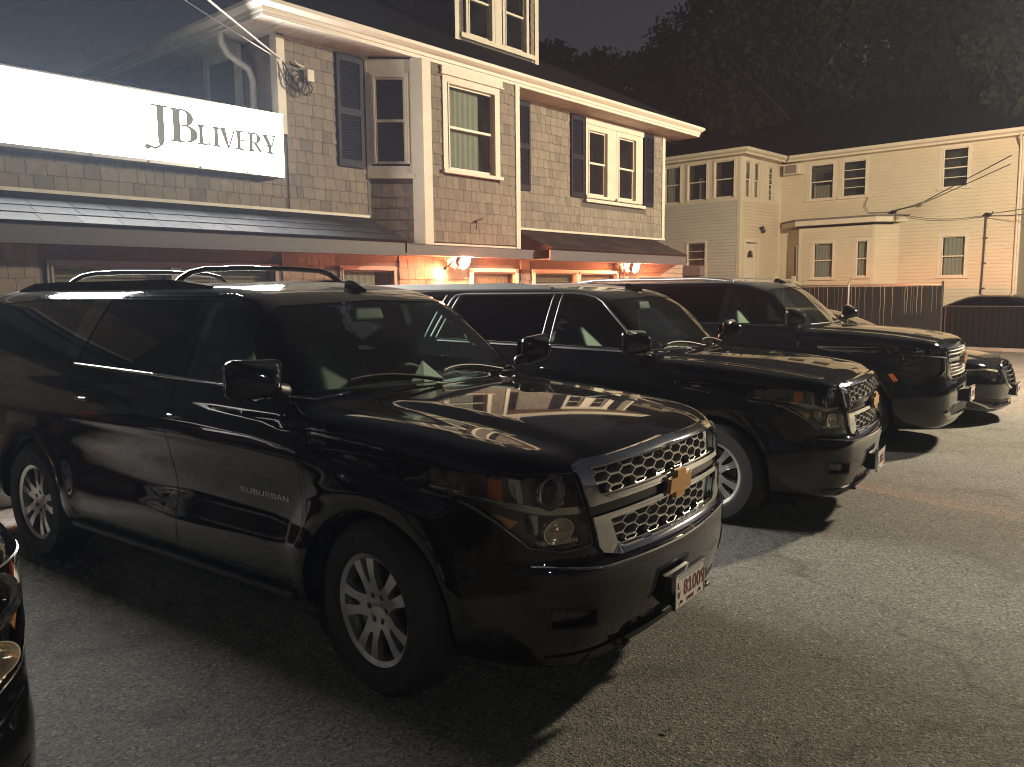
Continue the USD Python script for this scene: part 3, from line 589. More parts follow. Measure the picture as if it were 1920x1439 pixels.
# ---------------------------------------------------------------- service cables at the building's left corner
def cable(pts_local, r, label, group=None, sag=0, frame=(B_LOC, BX), m='cable', n=24):
    (a, b) = pts_local[0], pts_local[-1]
    if len(pts_local) == 2 and n:
        t = np.linspace(0, 1, n)[:, None]; P = np.array(a) * (1 - t) + np.array(b) * t; P[:, 2] -= sag * 4 * (t * (1 - t))[:, 0]
    else: P = np.array(pts_local, float)
    p = put('overhead_cable', None, tube(P, r, 6), m, True); x = UsdGeom.Xformable(stage.GetPrimAtPath(p))
    x.AddTranslateOp().Set(Gf.Vec3d(*frame[0])); x.AddRotateZOp().Set(math.degrees(frame[1]))
    return tag(p, label, 'cable', group)
cable([(4.0, -.10, 4.98), (-2.2, -1.75, 7.35)], .016, 'thick pale service cable dropping to the corner of the shingled building', m='steel', sag=.10)
cable([(3.9, -.05, 5.02), (-3.2, -1.1, 7.25)], .008, 'thin cable to the corner of the shingled building, left of the thick pale one', m='steel', sag=.12)
tg = []
for k in range(5):
    r0 = np.random.default_rng(40 + k); c = np.array([4.30, -.10, 4.76]); t = np.linspace(0, 2 * np.pi * 1.15, 40); R = .075 + .035 * r0.random()
    tg.append(tube(np.c_[c[0] + R * np.cos(t + k) * (1 + .2 * r0.random()) + .05 * k - .1, c[1] - .02 * np.sin(3 * t) - .01 * k, c[2] + R * 1.2 * np.sin(t + k) - .03 * k], .0075, 6))
tg.append(tube([(4.06, -.08, 4.96), (4.12, -.1, 4.85), (4.2, -.1, 4.72), (4.3, -.1, 4.66)], .009, 6)); tg.append(tube([(4.06, -.08, 4.94), (4.10, -.09, 4.72), (4.16, -.1, 4.62), (4.35, -.1, 4.63)], .008, 6))
cb = put('cable_coil', None, cat(tg), 'cable', True); x = UsdGeom.Xformable(stage.GetPrimAtPath(cb)); x.AddTranslateOp().Set(Gf.Vec3d(*B_LOC)); x.AddRotateZOp().Set(math.degrees(BX))
tag(cb, 'tangle of black cable loops hanging beside the corner board of the shingled building', 'cable coil')
jb = thing('junction_box', 'small pale box on the shingles beside the tangle of cables', 'junction box', B_LOC, BX)
put('cover', jb, rounded_box(4.44, 4.56, -.11, -.02, 4.76, 4.93, .012), 'trim', 30); put('conduit', jb, tube([(4.42, -.06, 4.95), (4.30, -.07, 4.97), (4.26, -.07, 5.0)], .015, 8), 'gutter_metal', True)
# ---------------------------------------------------------------- the yellow house, its front parallel to local x, local -y faces the cars
H_ANG = -0.1220
H_LOC = (-2.518, 27.045, 0.0)
hs = thing('clapboard_house', 'pale yellow clapboard house with white window frames behind the chain-link fence', 'house', H_LOC, H_ANG)
rng = random.Random(11)
HE = 6.38
def clap(p0, p1, z0, z1, holes=(), expo=.115, d=.026):
    f, L = plane_map(p0, p1); out = []
    z = z0
    while z < z1 - .01:
        zb = min(z + expo, z1); segs = [(0, L)]
        for (h0, h1, g0, g1) in holes:
            if zb - .01 <= g0 or z + .01 >= g1: continue
            ns = []
            for c, e in segs:
                if e <= h0 or c >= h1: ns.append((c, e)); continue
                if c < h0: ns.append((c, h0))
                if e > h1: ns.append((h1, e))
            segs = ns
        for c, e in segs:
            out.append(trimesh.Trimesh([(c, 0, z), (e, 0, z), (e, d, z), (c, d, z), (c, .002, zb + .01), (e, .002, zb + .01)], [[0, 1, 2], [0, 2, 3], [3, 2, 5], [3, 5, 4]], process=False))
        z = zb
    return f(cat(out))[0]
def hole(u0, u1, z0, z1): return (u0 - .05, u1 + .05, z0 - .04, z1 + .05)
HW = [(-4.25, -3.38, 4.98, 6.22), (-3.06, -2.24, 4.98, 6.22), (.22, .98, 5.0, 6.26), (.30, 1.02, 2.12, 3.42)]
hx0, hx1, WG, WGX0 = -5.40, 2.52, 3.05, -10.5
def wall_with_holes(p0, p1, z0, z1, holes, t=.2):
    f, L = plane_map(p0, p1); poly = sbox(0, z0, L, z1)
    for h in holes: poly = poly.difference(sbox(h[0], h[2], h[1], h[3]))
    return f(extr(poly, -t, 'y', 0))[0]
m0, m1 = (hx0, 0), (hx1, 0); u_ = lambda s: s - hx0
put('wall', hs, cat([wall_with_holes(m0, m1, 0, HE, [(u_(a), u_(b), c, d) for a, b, c, d in HW] + [(.45, 3.6, .3, 3.9)]), box(hx1 - .2, hx1, .2, 8, 0, HE), box(hx0, hx1, 7.8, 8, 0, HE)]), 'clapboard', False)
put('clapboard_courses', hs, clap(m0, m1, .3, HE, [hole(u_(a), u_(b), c, d) for a, b, c, d in HW] + [(.12, 4.05, .2, 4.2)]), 'clapboard', False)
for i, (a, b, c, d) in enumerate(HW):
    hung_window(hs, m0, m1, u_(a), u_(b), c, d, casing=.10, stick=.03, framemat='white_wood', sashmat='white_wood', bars=1 if i in (1, 2) else 0,
                curtain=[(u_(a) + .05, u_(b) - .05, c, d - .05, 'curtain')] if i == 3 else [(u_(a) + .1, u_(b) - .1, c, c + .5, 'blind')] if i == 0 else None)
# wing that stands forward on the left
w0, w1 = (WGX0, -WG), (hx0, -WG); v_ = lambda s: s - WGX0
WW = [(-8.5, -7.81, 4.96, 6.27), (-7.51, -6.72, 4.98, 6.27), (-6.42, -5.63, 5.0, 6.27), (-7.50, -6.73, 2.25, 3.46)]
WS = [(WG - 2.78, WG - 2.30, 4.98, 6.24), (WG - 2.14, WG - 1.66, 5.0, 6.24), (WG - 1.02, WG - .58, 4.98, 6.18)]
s0, s1 = (hx0, -WG), (hx0, 0)
DOOR = (WG - 2.62, WG - 1.74, 1.1, 3.42)
put('wing_wall', hs, cat([wall_with_holes(w0, w1, 0, HE + .1, [(v_(a), v_(b), c, d) for a, b, c, d in WW]), wall_with_holes(s0, s1, 0, HE + .1, list(WS) + [DOOR])]), 'clapboard', False)
put('clapboard_courses', hs, clap(w0, w1, .3, 4.86, [hole(v_(a), v_(b), c, d) for a, b, c, d in WW]), 'clapboard_shaded', False)
put('clapboard_courses', hs, clap(s0, s1, .3, 4.86, [hole(*h) for h in WS] + [hole(*DOOR)]), 'clapboard', False)
put('window_band', hs, cat([plane_map(w0, w1)[0](extr(sbox(0, 4.86, 5.1, HE + .1).difference(unary_union([sbox(v_(a) - .02, c - .02, v_(b) + .02, d + .02) for a, b, c, d in WW[:3]])), .02, 'y', 0))[0],
                          plane_map(s0, s1)[0](extr(sbox(0, 4.86, 3.05, HE + .1).difference(unary_union([sbox(a - .02, c - .02, b + .02, d + .02) for a, b, c, d in WS])), .02, 'y', 0))[0]]), 'white_wood', False)
for i, (a, b, c, d) in enumerate(WW):
    hung_window(hs, w0, w1, v_(a), v_(b), c, d, casing=.06, stick=.04, framemat='white_wood', sashmat='white_wood', sill=i == 3, bars=1 if i == 3 else 0, curtain=[(v_(a) + .05, v_(b) - .05, c, d, 'curtain')] if i == 0 else [(v_(a) + .4, v_(b) - .2, c, d - .5, 'curtain')] if i == 1 else None)
for i, (a, b, c, d) in enumerate(WS):
    hung_window(hs, s0, s1, a, b, c, d, casing=.05, stick=.04, framemat='white_wood', sashmat='white_wood', sill=False, curtain=[(a + .05, b - .03, c, d, 'curtain')] if i < 2 else None, bars=2 if i == 2 else 0)
ac_w = plane_map(w0, w1)[0]
put('air_conditioner', hs, cat([ac_w(rounded_box(v_(-7.48), v_(-6.76), .02, .30, 2.26, 2.62, .02))[0]] + [ac_w(box(v_(-7.44), v_(-6.8), .30, .306, z, z + .012))[0] for z in np.arange(2.3, 2.6, .04)]), 'appliance', 30)
# door of the wing: panelled, with a fan light
g = lambda m: plane_map(s0, s1)[0](m)[0]
d0, d1 = DOOR[0], DOOR[1]
fan = Polygon([((d0 + d1) / 2 + .24 * math.cos(t), 2.88 + .26 * math.sin(t)) for t in np.linspace(0, math.pi, 16)])
slab = sbox(d0 + .02, 1.12, d1 - .02, 3.38).difference(fan)
dr = put('door', hs, g(cat([extr(slab, -.05, 'y', -.02)] + [box(d0 + .12 + k * .36, d0 + .38 + k * .36, -.02, -.008, a, b) for k in (0, 1) for a, b in ((1.25, 1.75), (1.9, 2.7))])), 'white_wood', False)
put('fan_light', dr, g(extr(fan, -.01, 'y', -.04)), 'window_glass', False); put('room', dr, g(box(d0, d1, -.3, -.29, 1.1, 3.4)), 'dark_room', False)
put('handle', dr, g(cyl((d1 - .1, -.02, 2.1), (d1 - .1, .05, 2.1), .03, 10)), 'steel', 30)
put('door_casing', hs, g(cat([box(d0 - .12, d0, 0, .04, 1.1, 3.42), box(d1, d1 + .12, 0, .04, 1.1, 3.42), box(d0 - .12, d1 + .12, 0, .04, 3.42, 3.54)])), 'white_wood', False)
lt = put('porch_light', hs, g(cat([cyl((WG - 1.55, .0, 3.95), (WG - 1.55, .06, 3.95), .06, 12), hull([((WG - 1.55, .12, 3.98), .05), ((WG - 1.50, .14, 3.84), .07)])])), 'dark_metal', 30)
for q in (box(hx0 - .10, hx0 + .024, -WG - .024, -WG + .10, .3, 4.9), box(hx1 - .1, hx1 + .03, -.03, .1, .3, HE), box(hx0 + .002, hx0 + .07, -.07, -.02, .3, HE)): put('corner_board', hs, q, 'white_wood', False)
put('downspout', hs, tube([(hx1 - .02, -.42, HE), (hx1 - .06, -.10, HE - .35), (hx1 - .06, -.07, .4)], .04, 8), 'white_wood', True)
# first-floor bay with a flat roof
bb = [(-4.99, 0), (-4.26, -.7), (-1.63, -.7), (-1.05, 0)]
BW = [(1, -3.74 + 4.26, -3.02 + 4.26, 2.12, 3.36), (1, -2.22 + 4.26, -1.83 + 4.26, 2.15, 3.38), (0, .62, .86, 2.05, 3.30)]
bm = []
for i in range(3):
    hl = [(w[1], w[2], w[3], w[4]) for w in BW if w[0] == i]
    bm.append(wall_with_holes(bb[i], bb[i + 1], .2, 3.9, hl, .08))
bay2 = put('bay', hs, cat(bm), 'clapboard', False)
for i in range(3):
    hl = [hole(w[1], w[2], w[3], w[4]) for w in BW if w[0] == i]
    put('bay_courses', bay2, clap(bb[i], bb[i + 1], .3, 3.84, hl), 'clapboard', False)
for w in BW: hung_window(hs, bb[w[0]], bb[w[0] + 1], w[1], w[2], w[3], w[4], casing=.09, stick=.03, framemat='white_wood', sashmat='white_wood', curtain=[(w[1] + .03, w[2] - .03, w[3], w[4], 'curtain')])
rp = Polygon(bb).buffer(.22, join_style=2)
put('bay_roof', hs, cat([extr(rp, .02, 'z', 4.16), extr(rp.buffer(.04, join_style=2), .04, 'z', 4.18)]), 'trim_dark', False)
put('bay_frieze', hs, extr(rp, .17, 'z', 3.985), 'white_wood', False)
for q0, q1 in ((-.02, .09), (2.54, 2.65)): put('bay_corner_board', hs, plane_map(bb[1], bb[2])[0](box(q0, q1, 0, .024, .3, 3.9))[0], 'white_wood', False)
# through-wall air conditioner
aq = put('air_conditioner', hs, rounded_box(-5.12, -4.48, -.36, 0, 5.92, 6.30, .02), 'white_wood', 30); put('intake_grille', aq, cat([box(-5.07, -4.62, -.364, -.358, 5.96, 6.26)] + [box(-5.06, -4.63, -.370, -.364, z, z + .010) for z in np.arange(5.975, 6.25, .035)]), 'appliance', False)
# eaves and roofs
eg = Polygon([(-.02, HE), (0, HE), (.0, HE + .04), (.02, HE + .06), (.10, HE + .10), (.10, HE + .20), (-.02, HE + .20)])
put('gutter', hs, cat([gutter_run(eg, hx0 + .45, hx1 + .45, .40, -1, 1)]), 'white_wood', 40)
put('gutter', hs, cat([gutter_run(eg, WGX0 - .4, hx0 + .40, WG + .40, 0, 1)]), 'white_wood', 40)
ga = gutter_run(eg, .40, WG + .40, 0, -1, 1); v = ga.vertices.copy(); ga.vertices = np.c_[hx0 + .40 - v[:, 1], -v[:, 0], v[:, 2]]; ga.invert()
put('gutter', hs, ga, 'white_wood', 40)
put('soffit', hs, cat([box(hx0 + .40, hx1 + .45, -.40, .02, HE - .015, HE), box(WGX0 - .4, hx0 + .40, -WG - .40, -WG, HE - .015, HE), box(hx0, hx0 + .40, -WG, -.40, HE - .015, HE)]), 'white_wood', False)
def hip(x0, x1, y0, y1, z, pitch): return roof(x0, x1, y0, y1, z, pitch)
put('roof', hs, cat([hip(hx0 - 5.5, hx1 + .5, -.45, 8.6, HE + .19, .52)]), 'roofing', False)
put('roof', hs, cat([hip(WGX0 - .5, hx0 + .45, -WG - .45, 3.0, HE + .185, .40)]), 'roofing', False)
# porch steps with a railing
pr = thing('porch_stairs', 'white wooden porch stairs with balusters beside the yellow house', 'stairs', H_LOC, H_ANG)
put('landing', pr, box(hx0 + .05, hx0 + 1.3, -WG, -1.2, .98, 1.08), 'white_wood', False)
for k in range(6):
    put('step', pr, box(hx0 + 1.32 + k * .28, hx0 + 1.62 + k * .28, -2.9, -1.5, .86 - k * .17, .90 - k * .17), 'white_wood', False)
for y in (-2.95, -1.45):
    a, b = np.array([hx0 + 1.3, y, 2.02]), np.array([hx0 + 3.0, y, 1.05])
    put('handrail', pr, cat([tube([a, b], .045, 8), tube([a - [0, 0, .75], b - [0, 0, .75]], .03, 8), tube([(hx0 + .1, y, 2.06), (hx0 + 1.3, y, 2.06)], .045, 8), tube([(hx0 + .1, y, 1.25), (hx0 + 1.3, y, 1.25)], .03, 8)]), 'white_wood', 40)
    put('newel_post', pr, box(hx0 + 1.24, hx0 + 1.36, y - .06, y + .06, .2, 2.2), 'white_wood', False); put('newel_post', pr, box(hx0 + 2.96, hx0 + 3.08, y - .06, y + .06, 0, 1.25), 'white_wood', False)
    for k in range(8):
        xx = hx0 + .2 + k * .14; put('baluster', pr, box(xx - .02, xx + .02, y - .02, y + .02, 1.25, 2.05), 'white_wood', False)
    for k in range(11):
        t = (k + .5) / 11; q = a * (1 - t) + b * t; put('baluster', pr, box(q[0] - .02, q[0] + .02, y - .02, y + .02, q[2] - .75, q[2]), 'white_wood', False)
# service masts and wires on the house
def mast(s, z1, z0, label):
    t = thing('service_mast', label, 'service mast', H_LOC, H_ANG)
    put('conduit', t, tube([(s, -.10, z1), (s - .02, -.09, (z0 + z1) / 2), (s - .05, -.09, z0)], .024, 8), 'dark_metal', True)
    put('weather_head', t, cat([hull([((s, -.12, z1 + .03), .06), ((s + .12, -.22, z1 + .02), .04)]), tube([(s, -.12, z1), (s - .1, -.2, z1 - .02), (s + .1, -.28, z1 + .05)], .015, 6), tube([(s + .02, -.12, z1 + .02), (s + .14, -.26, z1 - .06), (s + .24, -.3, z1 + .1)], .015, 6)]), 'dark_metal', True)
    for z in np.arange(z0 + .4, z1, .8): put('clip', t, box(s - .06, s + .06, -.10, 0, z, z + .03), 'dark_metal', False)
mast(-1.27, 4.30, 1.6, 'dark service conduit on the yellow house between the bay and the lower window')
mast(1.60, 4.02, 1.3, 'dark service conduit on the yellow house right of the lower window')
HF = (H_LOC, H_ANG)
cable([(-1.22, -.2, 4.36), (.19, -2.0, 4.36), (3.2, -4.6, 5.2)], .014, 'upper of two cables rising to the right from the conduit beside the bay', frame=HF)
cable([(-1.22, -.2, 4.33), (.19, -2.0, 4.33), (3.2, -4.6, 4.98)], .012, 'lower of two cables rising to the right from the conduit beside the bay', frame=HF)
cable([(-1.2, -.2, 4.30), (1.60, -.2, 4.02)], .010, 'slack cable slung between the two conduits of the yellow house', sag=.17, frame=HF)
cable([(1.68, -.2, 4.05), (4.2, -1.6, 4.22)], .012, 'cable from the right conduit leaving the frame, upper', frame=HF, sag=.03)
cable([(1.68, -.2, 3.98), (4.2, -1.6, 4.0)], .012, 'cable from the right conduit leaving the frame, lower', frame=HF, sag=.06)
cable([(-2.1, -.12, 4.9), (-2.2, -.12, 4.6), (-2.05, -.14, 4.36), (-1.3, -.14, 4.33)], .010, 'loose cable hanging below the window onto the bay roof of the yellow house', frame=HF)
sp = thing('cable_splice', 'grey splice clamp on the paired cables in front of the yellow house', 'cable clamp', H_LOC, H_ANG)
put('clamp', sp, cat([hull([((.02, -1.80, 4.36), .035), ((.34, -2.15, 4.38), .04)]), hull([((.10, -1.9, 4.29), .025), ((.24, -2.05, 4.28), .025)]), tube([(.0, -1.8, 4.34), (.1, -1.95, 4.26), (.3, -2.1, 4.30)], .012, 6)]), 'steel', True)

# ---------------------------------------------------------------- fences
FY = -4.0
f1 = thing('chain_link_fence', 'tall chain-link fence with dark privacy slats in front of the yellow house', 'fence', H_LOC, H_ANG)
FX0, FX1 = -9.0, 1.53
put('top_rail', f1, cyl((FX0, FY, 1.84), (FX1, FY, 1.84), .022, 10), 'steel', 30)
for x in (-9.0, -6.4, -3.8, -1.15, 1.53):
    q = put('post', f1, cat([cyl((x, FY, 0), (x, FY, 1.88), .034, 12), hull([((x, FY, 1.89), .036), ((x, FY, 1.93), .02)])]), 'dark_metal' if x > 1 else 'steel', 30)
sl = []
rr = np.random.default_rng(3)
x = FX0
while x < FX1 - .05:
    w = .058; t = rr.normal(0, .006)
    if rr.random() > .012: sl.append(trimesh.Trimesh([(x + .001, FY - .01, .05), (x + w - .004, FY + .004, .05), (x + w - .004 + t, FY + .004, 1.80), (x + .001 + t, FY - .01, 1.80)], [[0, 1, 2], [0, 2, 3]], process=False))
    x += w
tag(put('privacy_slats', f1, cat(sl), 'fence_slat', False), kind='stuff')
def link(x0, x1, z0, z1, y, step=.075):
    L = []
    for s in (1, -1):
        for c in np.arange(x0 - (z1 - z0), x1 + (z1 - z0), step):
            a, b = np.array([c, z0]), np.array([c + s * (z1 - z0), z1])
            q = LineString([a, b]).intersection(sbox(x0, z0, x1, z1))
            if q.is_empty or q.length < .02 or q.geom_type != 'LineString': continue
            (ax, az), (bx, bz) = q.coords[0], q.coords[-1]; L.append(cyl((ax, y + .01 * s, az), (bx, y + .01 * s, bz), .003, 3))
    return cat(L)
tag(put('wire_mesh', f1, link(-5.2, FX1, .05, 1.82, FY - .02), 'dark_metal', False), kind='stuff')
f2 = thing('low_screen_fence', 'low dark screened fence at the right, with a dark car behind it', 'fence', H_LOC, H_ANG)
put('top_rail', f2, cyl((1.6, FY, 1.22), (9.0, FY, 1.22), .02, 10), 'dark_metal', 30)
for x in (1.64, 4.2, 6.8, 9.0): put('post', f2, cyl((x, FY, 0), (x, FY, 1.25), .03, 10), 'dark_metal', 30)
xs = np.linspace(1.66, 9.0, 220); zs = np.linspace(.03, 1.21, 10); X, Z = np.meshgrid(xs, zs, indexing='ij')
Y = FY - .02 + .018 * np.sin(xs * 41)[:, None] * np.ones(10) + .05 * (meshkit.fbm(np.stack([X * 1.2, X * 0, Z * 1.1], -1), 3) - .5)
V = np.stack([X, Y, Z], -1).reshape(-1, 3); I = np.arange(220 * 10).reshape(220, 10)
F = np.concatenate([np.stack([I[:-1, :-1], I[1:, :-1], I[1:, 1:]], -1).reshape(-1, 3), np.stack([I[:-1, :-1], I[1:, 1:], I[:-1, 1:]], -1).reshape(-1, 3)])
put('screen_cloth', f2, trimesh.Trimesh(V, F, process=False), 'fence_low', True)
# kerb strip at the foot of the fence
tag(put('kerb', None, (lambda m: (m.apply_transform(trimesh.transformations.rotation_matrix(H_ANG, [0, 0, 1])), m.apply_translation(H_LOC), m)[-1])(rounded_box(-9, 12, FY - .30, FY - .12, -.2, .09, .02)), 'kerb_stone', 30), 'pale low kerb at the foot of the fences', None, None, 'structure')

# ---------------------------------------------------------------- hillside and trees
xs = np.linspace(-70, 60, 90); ys = np.linspace(0, 1, 24); X, T = np.meshgrid(xs, ys, indexing='ij')
Yb = 37 + 0 * X; Y = Yb + T * 40; Zh = 9.5 * T ** .8 + 1.6 * (meshkit.fbm(np.stack([X * .12, Y * .12, 0 * X], -1), 4) - .5) * np.minimum(1, T * 6) - .05
V = np.stack([X, Y, Zh], -1).reshape(-1, 3); I = np.arange(90 * 24).reshape(90, 24)
F = np.concatenate([np.stack([I[:-1, :-1], I[1:, :-1], I[1:, 1:]], -1).reshape(-1, 3), np.stack([I[:-1, :-1], I[1:, 1:], I[:-1, 1:]], -1).reshape(-1, 3)])
tag(put('hillside', None, trimesh.Trimesh(V, F, process=False), 'hill', True), 'dark wooded hillside behind the houses', None, None, 'structure')
def tree(x, y, z, h, rad, label, leafmat, seed, n=5200):
    r = np.random.default_rng(seed)
    t = thing('broadleaf_tree', label, 'tree', (x, y, z), 0, 'trees on the dark hillside')
    limbs = [tube([(0, 0, -.5), (.1, .05, h * .25), (.0, .15, h * .5), (.15, .0, h * .75)], [.34, .27, .18, .07], 8)]
    cl = []
    for k in range(40):
        a = r.uniform(0, 6.28); zz = h * r.uniform(.20, .98); rr_ = rad * (1 - ((zz / h - .55) / .52) ** 2) ** .5 if abs(zz / h - .55) < .52 else .1
        rr_ *= r.uniform(.35, 1.0); c = np.array([math.cos(a) * rr_, math.sin(a) * rr_, zz]); cl.append((c, r.uniform(.9, 1.9) * rad / 4.2))
        b0 = np.array([.05, .05, zz * r.uniform(.45, .7)]); mid = (b0 + c) / 2 + [0, 0, .3]
        limbs.append(tube([b0, mid, c], [.10, .06, .02], 5))
    put('trunk', t, cat(limbs), 'bark', True)
    P = []; per = n // len(cl)
    for c, s in cl:
        d = r.normal(size=(per, 3)); d /= np.linalg.norm(d, axis=1)[:, None]; q = c + d * (s * r.uniform(.25, 1.0, (per, 1)) ** .5) * [1, 1, .75]; P.append(q)
    P = np.vstack(P); m = len(P); s = r.uniform(.13, .26, (m, 1))
    nrm = r.normal(size=(m, 3)) + [0, 0, .7]; nrm /= np.linalg.norm(nrm, axis=1)[:, None]
    a = np.cross(nrm, r.normal(size=(m, 3))); a /= np.linalg.norm(a, axis=1)[:, None]; b = np.cross(nrm, a)
    V = np.stack([P - a * s, P + b * s * .55, P + a * s, P - b * s * .55], 1).reshape(-1, 3); I = np.arange(m)[:, None] * 4
    put('crown', t, trimesh.Trimesh(V, np.vstack([I + [0, 1, 2], I + [0, 2, 3]]), process=False), leafmat, False)
TREES = [(-27.5, 39, 1.0, 15.0, 5.4, 'dark round-topped tree rising left of the dip in the skyline', 'leaf_dark'), (-22.5, 41.5, 2.0, 13.2, 4.6, 'lower dark tree beside the dip in the skyline', 'leaf_dark'),
         (-33, 42, 2, 15.5, 5.4, 'dark tree just right of the dormer window', 'leaf_dark'), (-16.5, 45, 3.5, 17.0, 6.2, 'tall spreading tree right of the dip in the skyline', 'leaf_mid_lamplit'),
         (-10.5, 42, 2.2, 17.0, 6.4, 'tall tree with lamplight painted into its leaves above the middle of the yellow house', 'leaf_mid_lamplit'), (-4.5, 45.5, 3.8, 17.5, 6.4, 'tallest tree, cut by the top edge above the yellow house', 'leaf_mid_lamplit'),
         (1.2, 41, 1.8, 14.5, 5.2, 'tree with brighter lamplight painted into its leaves above the right end of the yellow house', 'leaf_pale_lamplit'), (3.8, 47, 4, 18.0, 6, 'tree at the top right corner behind the brightest one', 'leaf_dark'),
         (-15.5, 38.5, .6, 9.5, 4.4, 'small leafy tree behind the roof of the wing of the yellow house', 'leaf_mid_lamplit'), (-21.5, 36.5, 0, 9.0, 4.0, 'small dark tree behind the right end of the shingled building', 'leaf_dark'),
         (-40, 45, 2.5, 15.5, 5.6, 'dark tree half hidden behind the dormer', 'leaf_dark'), (-7.0, 50, 6, 18, 6.5, 'dark tree deep on the hill between the two tallest trees', 'leaf_dark'), (-20.5, 50, 6.2, 13.0, 5.4, 'dark tree far up the hill behind the dip in the skyline', 'leaf_dark')]
for i, (x, y, z, h, r_, lb, lm) in enumerate(TREES): tree(x, y, z, h, r_, lb, lm, 100 + i, 19000)

# ---------------------------------------------------------------- cool lamp across the street, behind the camera; its glints show on the near car's wing and headlight
cl_ = thing('street_lamp', 'distant street lamp with a cool greenish bowl across the street', 'street lamp', (17.0, -13.0, 0), 0)
put('pole', cl_, tube([(0, 0, 0), (0, 0, 3.5), (0, 0, 7.2)], [.11, .09, .07], 16), 'steel', 30); put('bracket', cl_, tube([(0, 0, 7.0), (-.9, .6, 7.4), (-1.8, 1.2, 7.45)], .035, 10), 'steel', 30)
put('head', cl_, hull([((-1.6, 1.07, 7.45), .07), ((-2.2, 1.47, 7.43), .12)]), 'steel', 30); put('bowl', cl_, moved(trimesh.creation.icosphere(3, .17), -2.0, 1.33, 7.27), 'cool_lens', True); bulb_light(cl_, (-2.0, 1.33, 7.27), .175, 800.0, (.94, 1.0, .92))
# ---------------------------------------------------------------- the street lamp whose light falls on the yellow house and on the car fronts (it stands just outside the view)
LAMP_POS = (4.6, 13.2, 6.2)
sl_ = thing('street_lamp', 'street lamp on a tall pole with a warm glowing bowl', 'street lamp', (7.2, 13.2, 0), 0)
lx = LAMP_POS[0] - 7.2
put('pole', sl_, tube([(0, 0, 0), (0, 0, 3), (0, 0, 6.3)], [.11, .09, .07], 16), 'steel', 30)
put('bracket', sl_, tube([(0, 0, 6.1), (lx * .3, 0, 6.5), (lx * .85, 0, 6.58)], .035, 10), 'steel', 30)
hd = hull([((lx * .8, 0, 6.58), .07), ((lx - .25, 0, 6.58), .08), ((lx + .1, .09, 6.55), .10), ((lx + .1, -.09, 6.55), .10)]); put('head', sl_, hd, 'steel', 30)
bw = trimesh.creation.icosphere(3, .33); put('bowl', sl_, moved(bw, lx, 0, 6.16), 'street_lens', True); bulb_light(sl_, (lx, 0, 6.16), .34, LAMP_L, (1.0, .83, .58))
# ---------------------------------------------------------------- bits of litter on the asphalt
r = np.random.default_rng(77); P = []
for k in range(150):
    x, y = r.uniform(.6, 7.5), r.uniform(-2.5, 12.0)
    s = r.uniform(.006, .018); a = r.uniform(0, 6.28); n = r.integers(4, 7)
    ang = np.sort(r.uniform(0, 6.28, n)); top = [(x + s * math.cos(t) * (1 + .5 * math.cos(a)), y + s * math.sin(t), .006 + r.uniform(0, .006)) for t in ang]
    V = top + [(x, y, .012)]; P.append(trimesh.Trimesh(V, [[i, (i + 1) % n, n] for i in range(n)], process=False))
tag(put('ground_litter', None, cat(P), 'bark', False), 'scattered specks of grit and leaf litter on the asphalt', 'litter', None, 'stuff')
# ---------------------------------------------------------------- car bodies: smooth implicit surfaces, meshed and cut into panels
def smax(a, b, k): h = np.maximum(k - np.abs(a - b), 0) / k; return np.maximum(a, b) + h * h * k * .25
def smin(a, b, k): return -smax(-a, -b, k)
def pw(xs, ys):
    p = PchipInterpolator(xs, ys); lo, hi = xs[0], xs[-1]
    return lambda t: p(np.clip(t, lo, hi))
def sst(a, b, t): u = np.clip((t - a) / (b - a), 0, 1); return u * u * (3 - 2 * u)

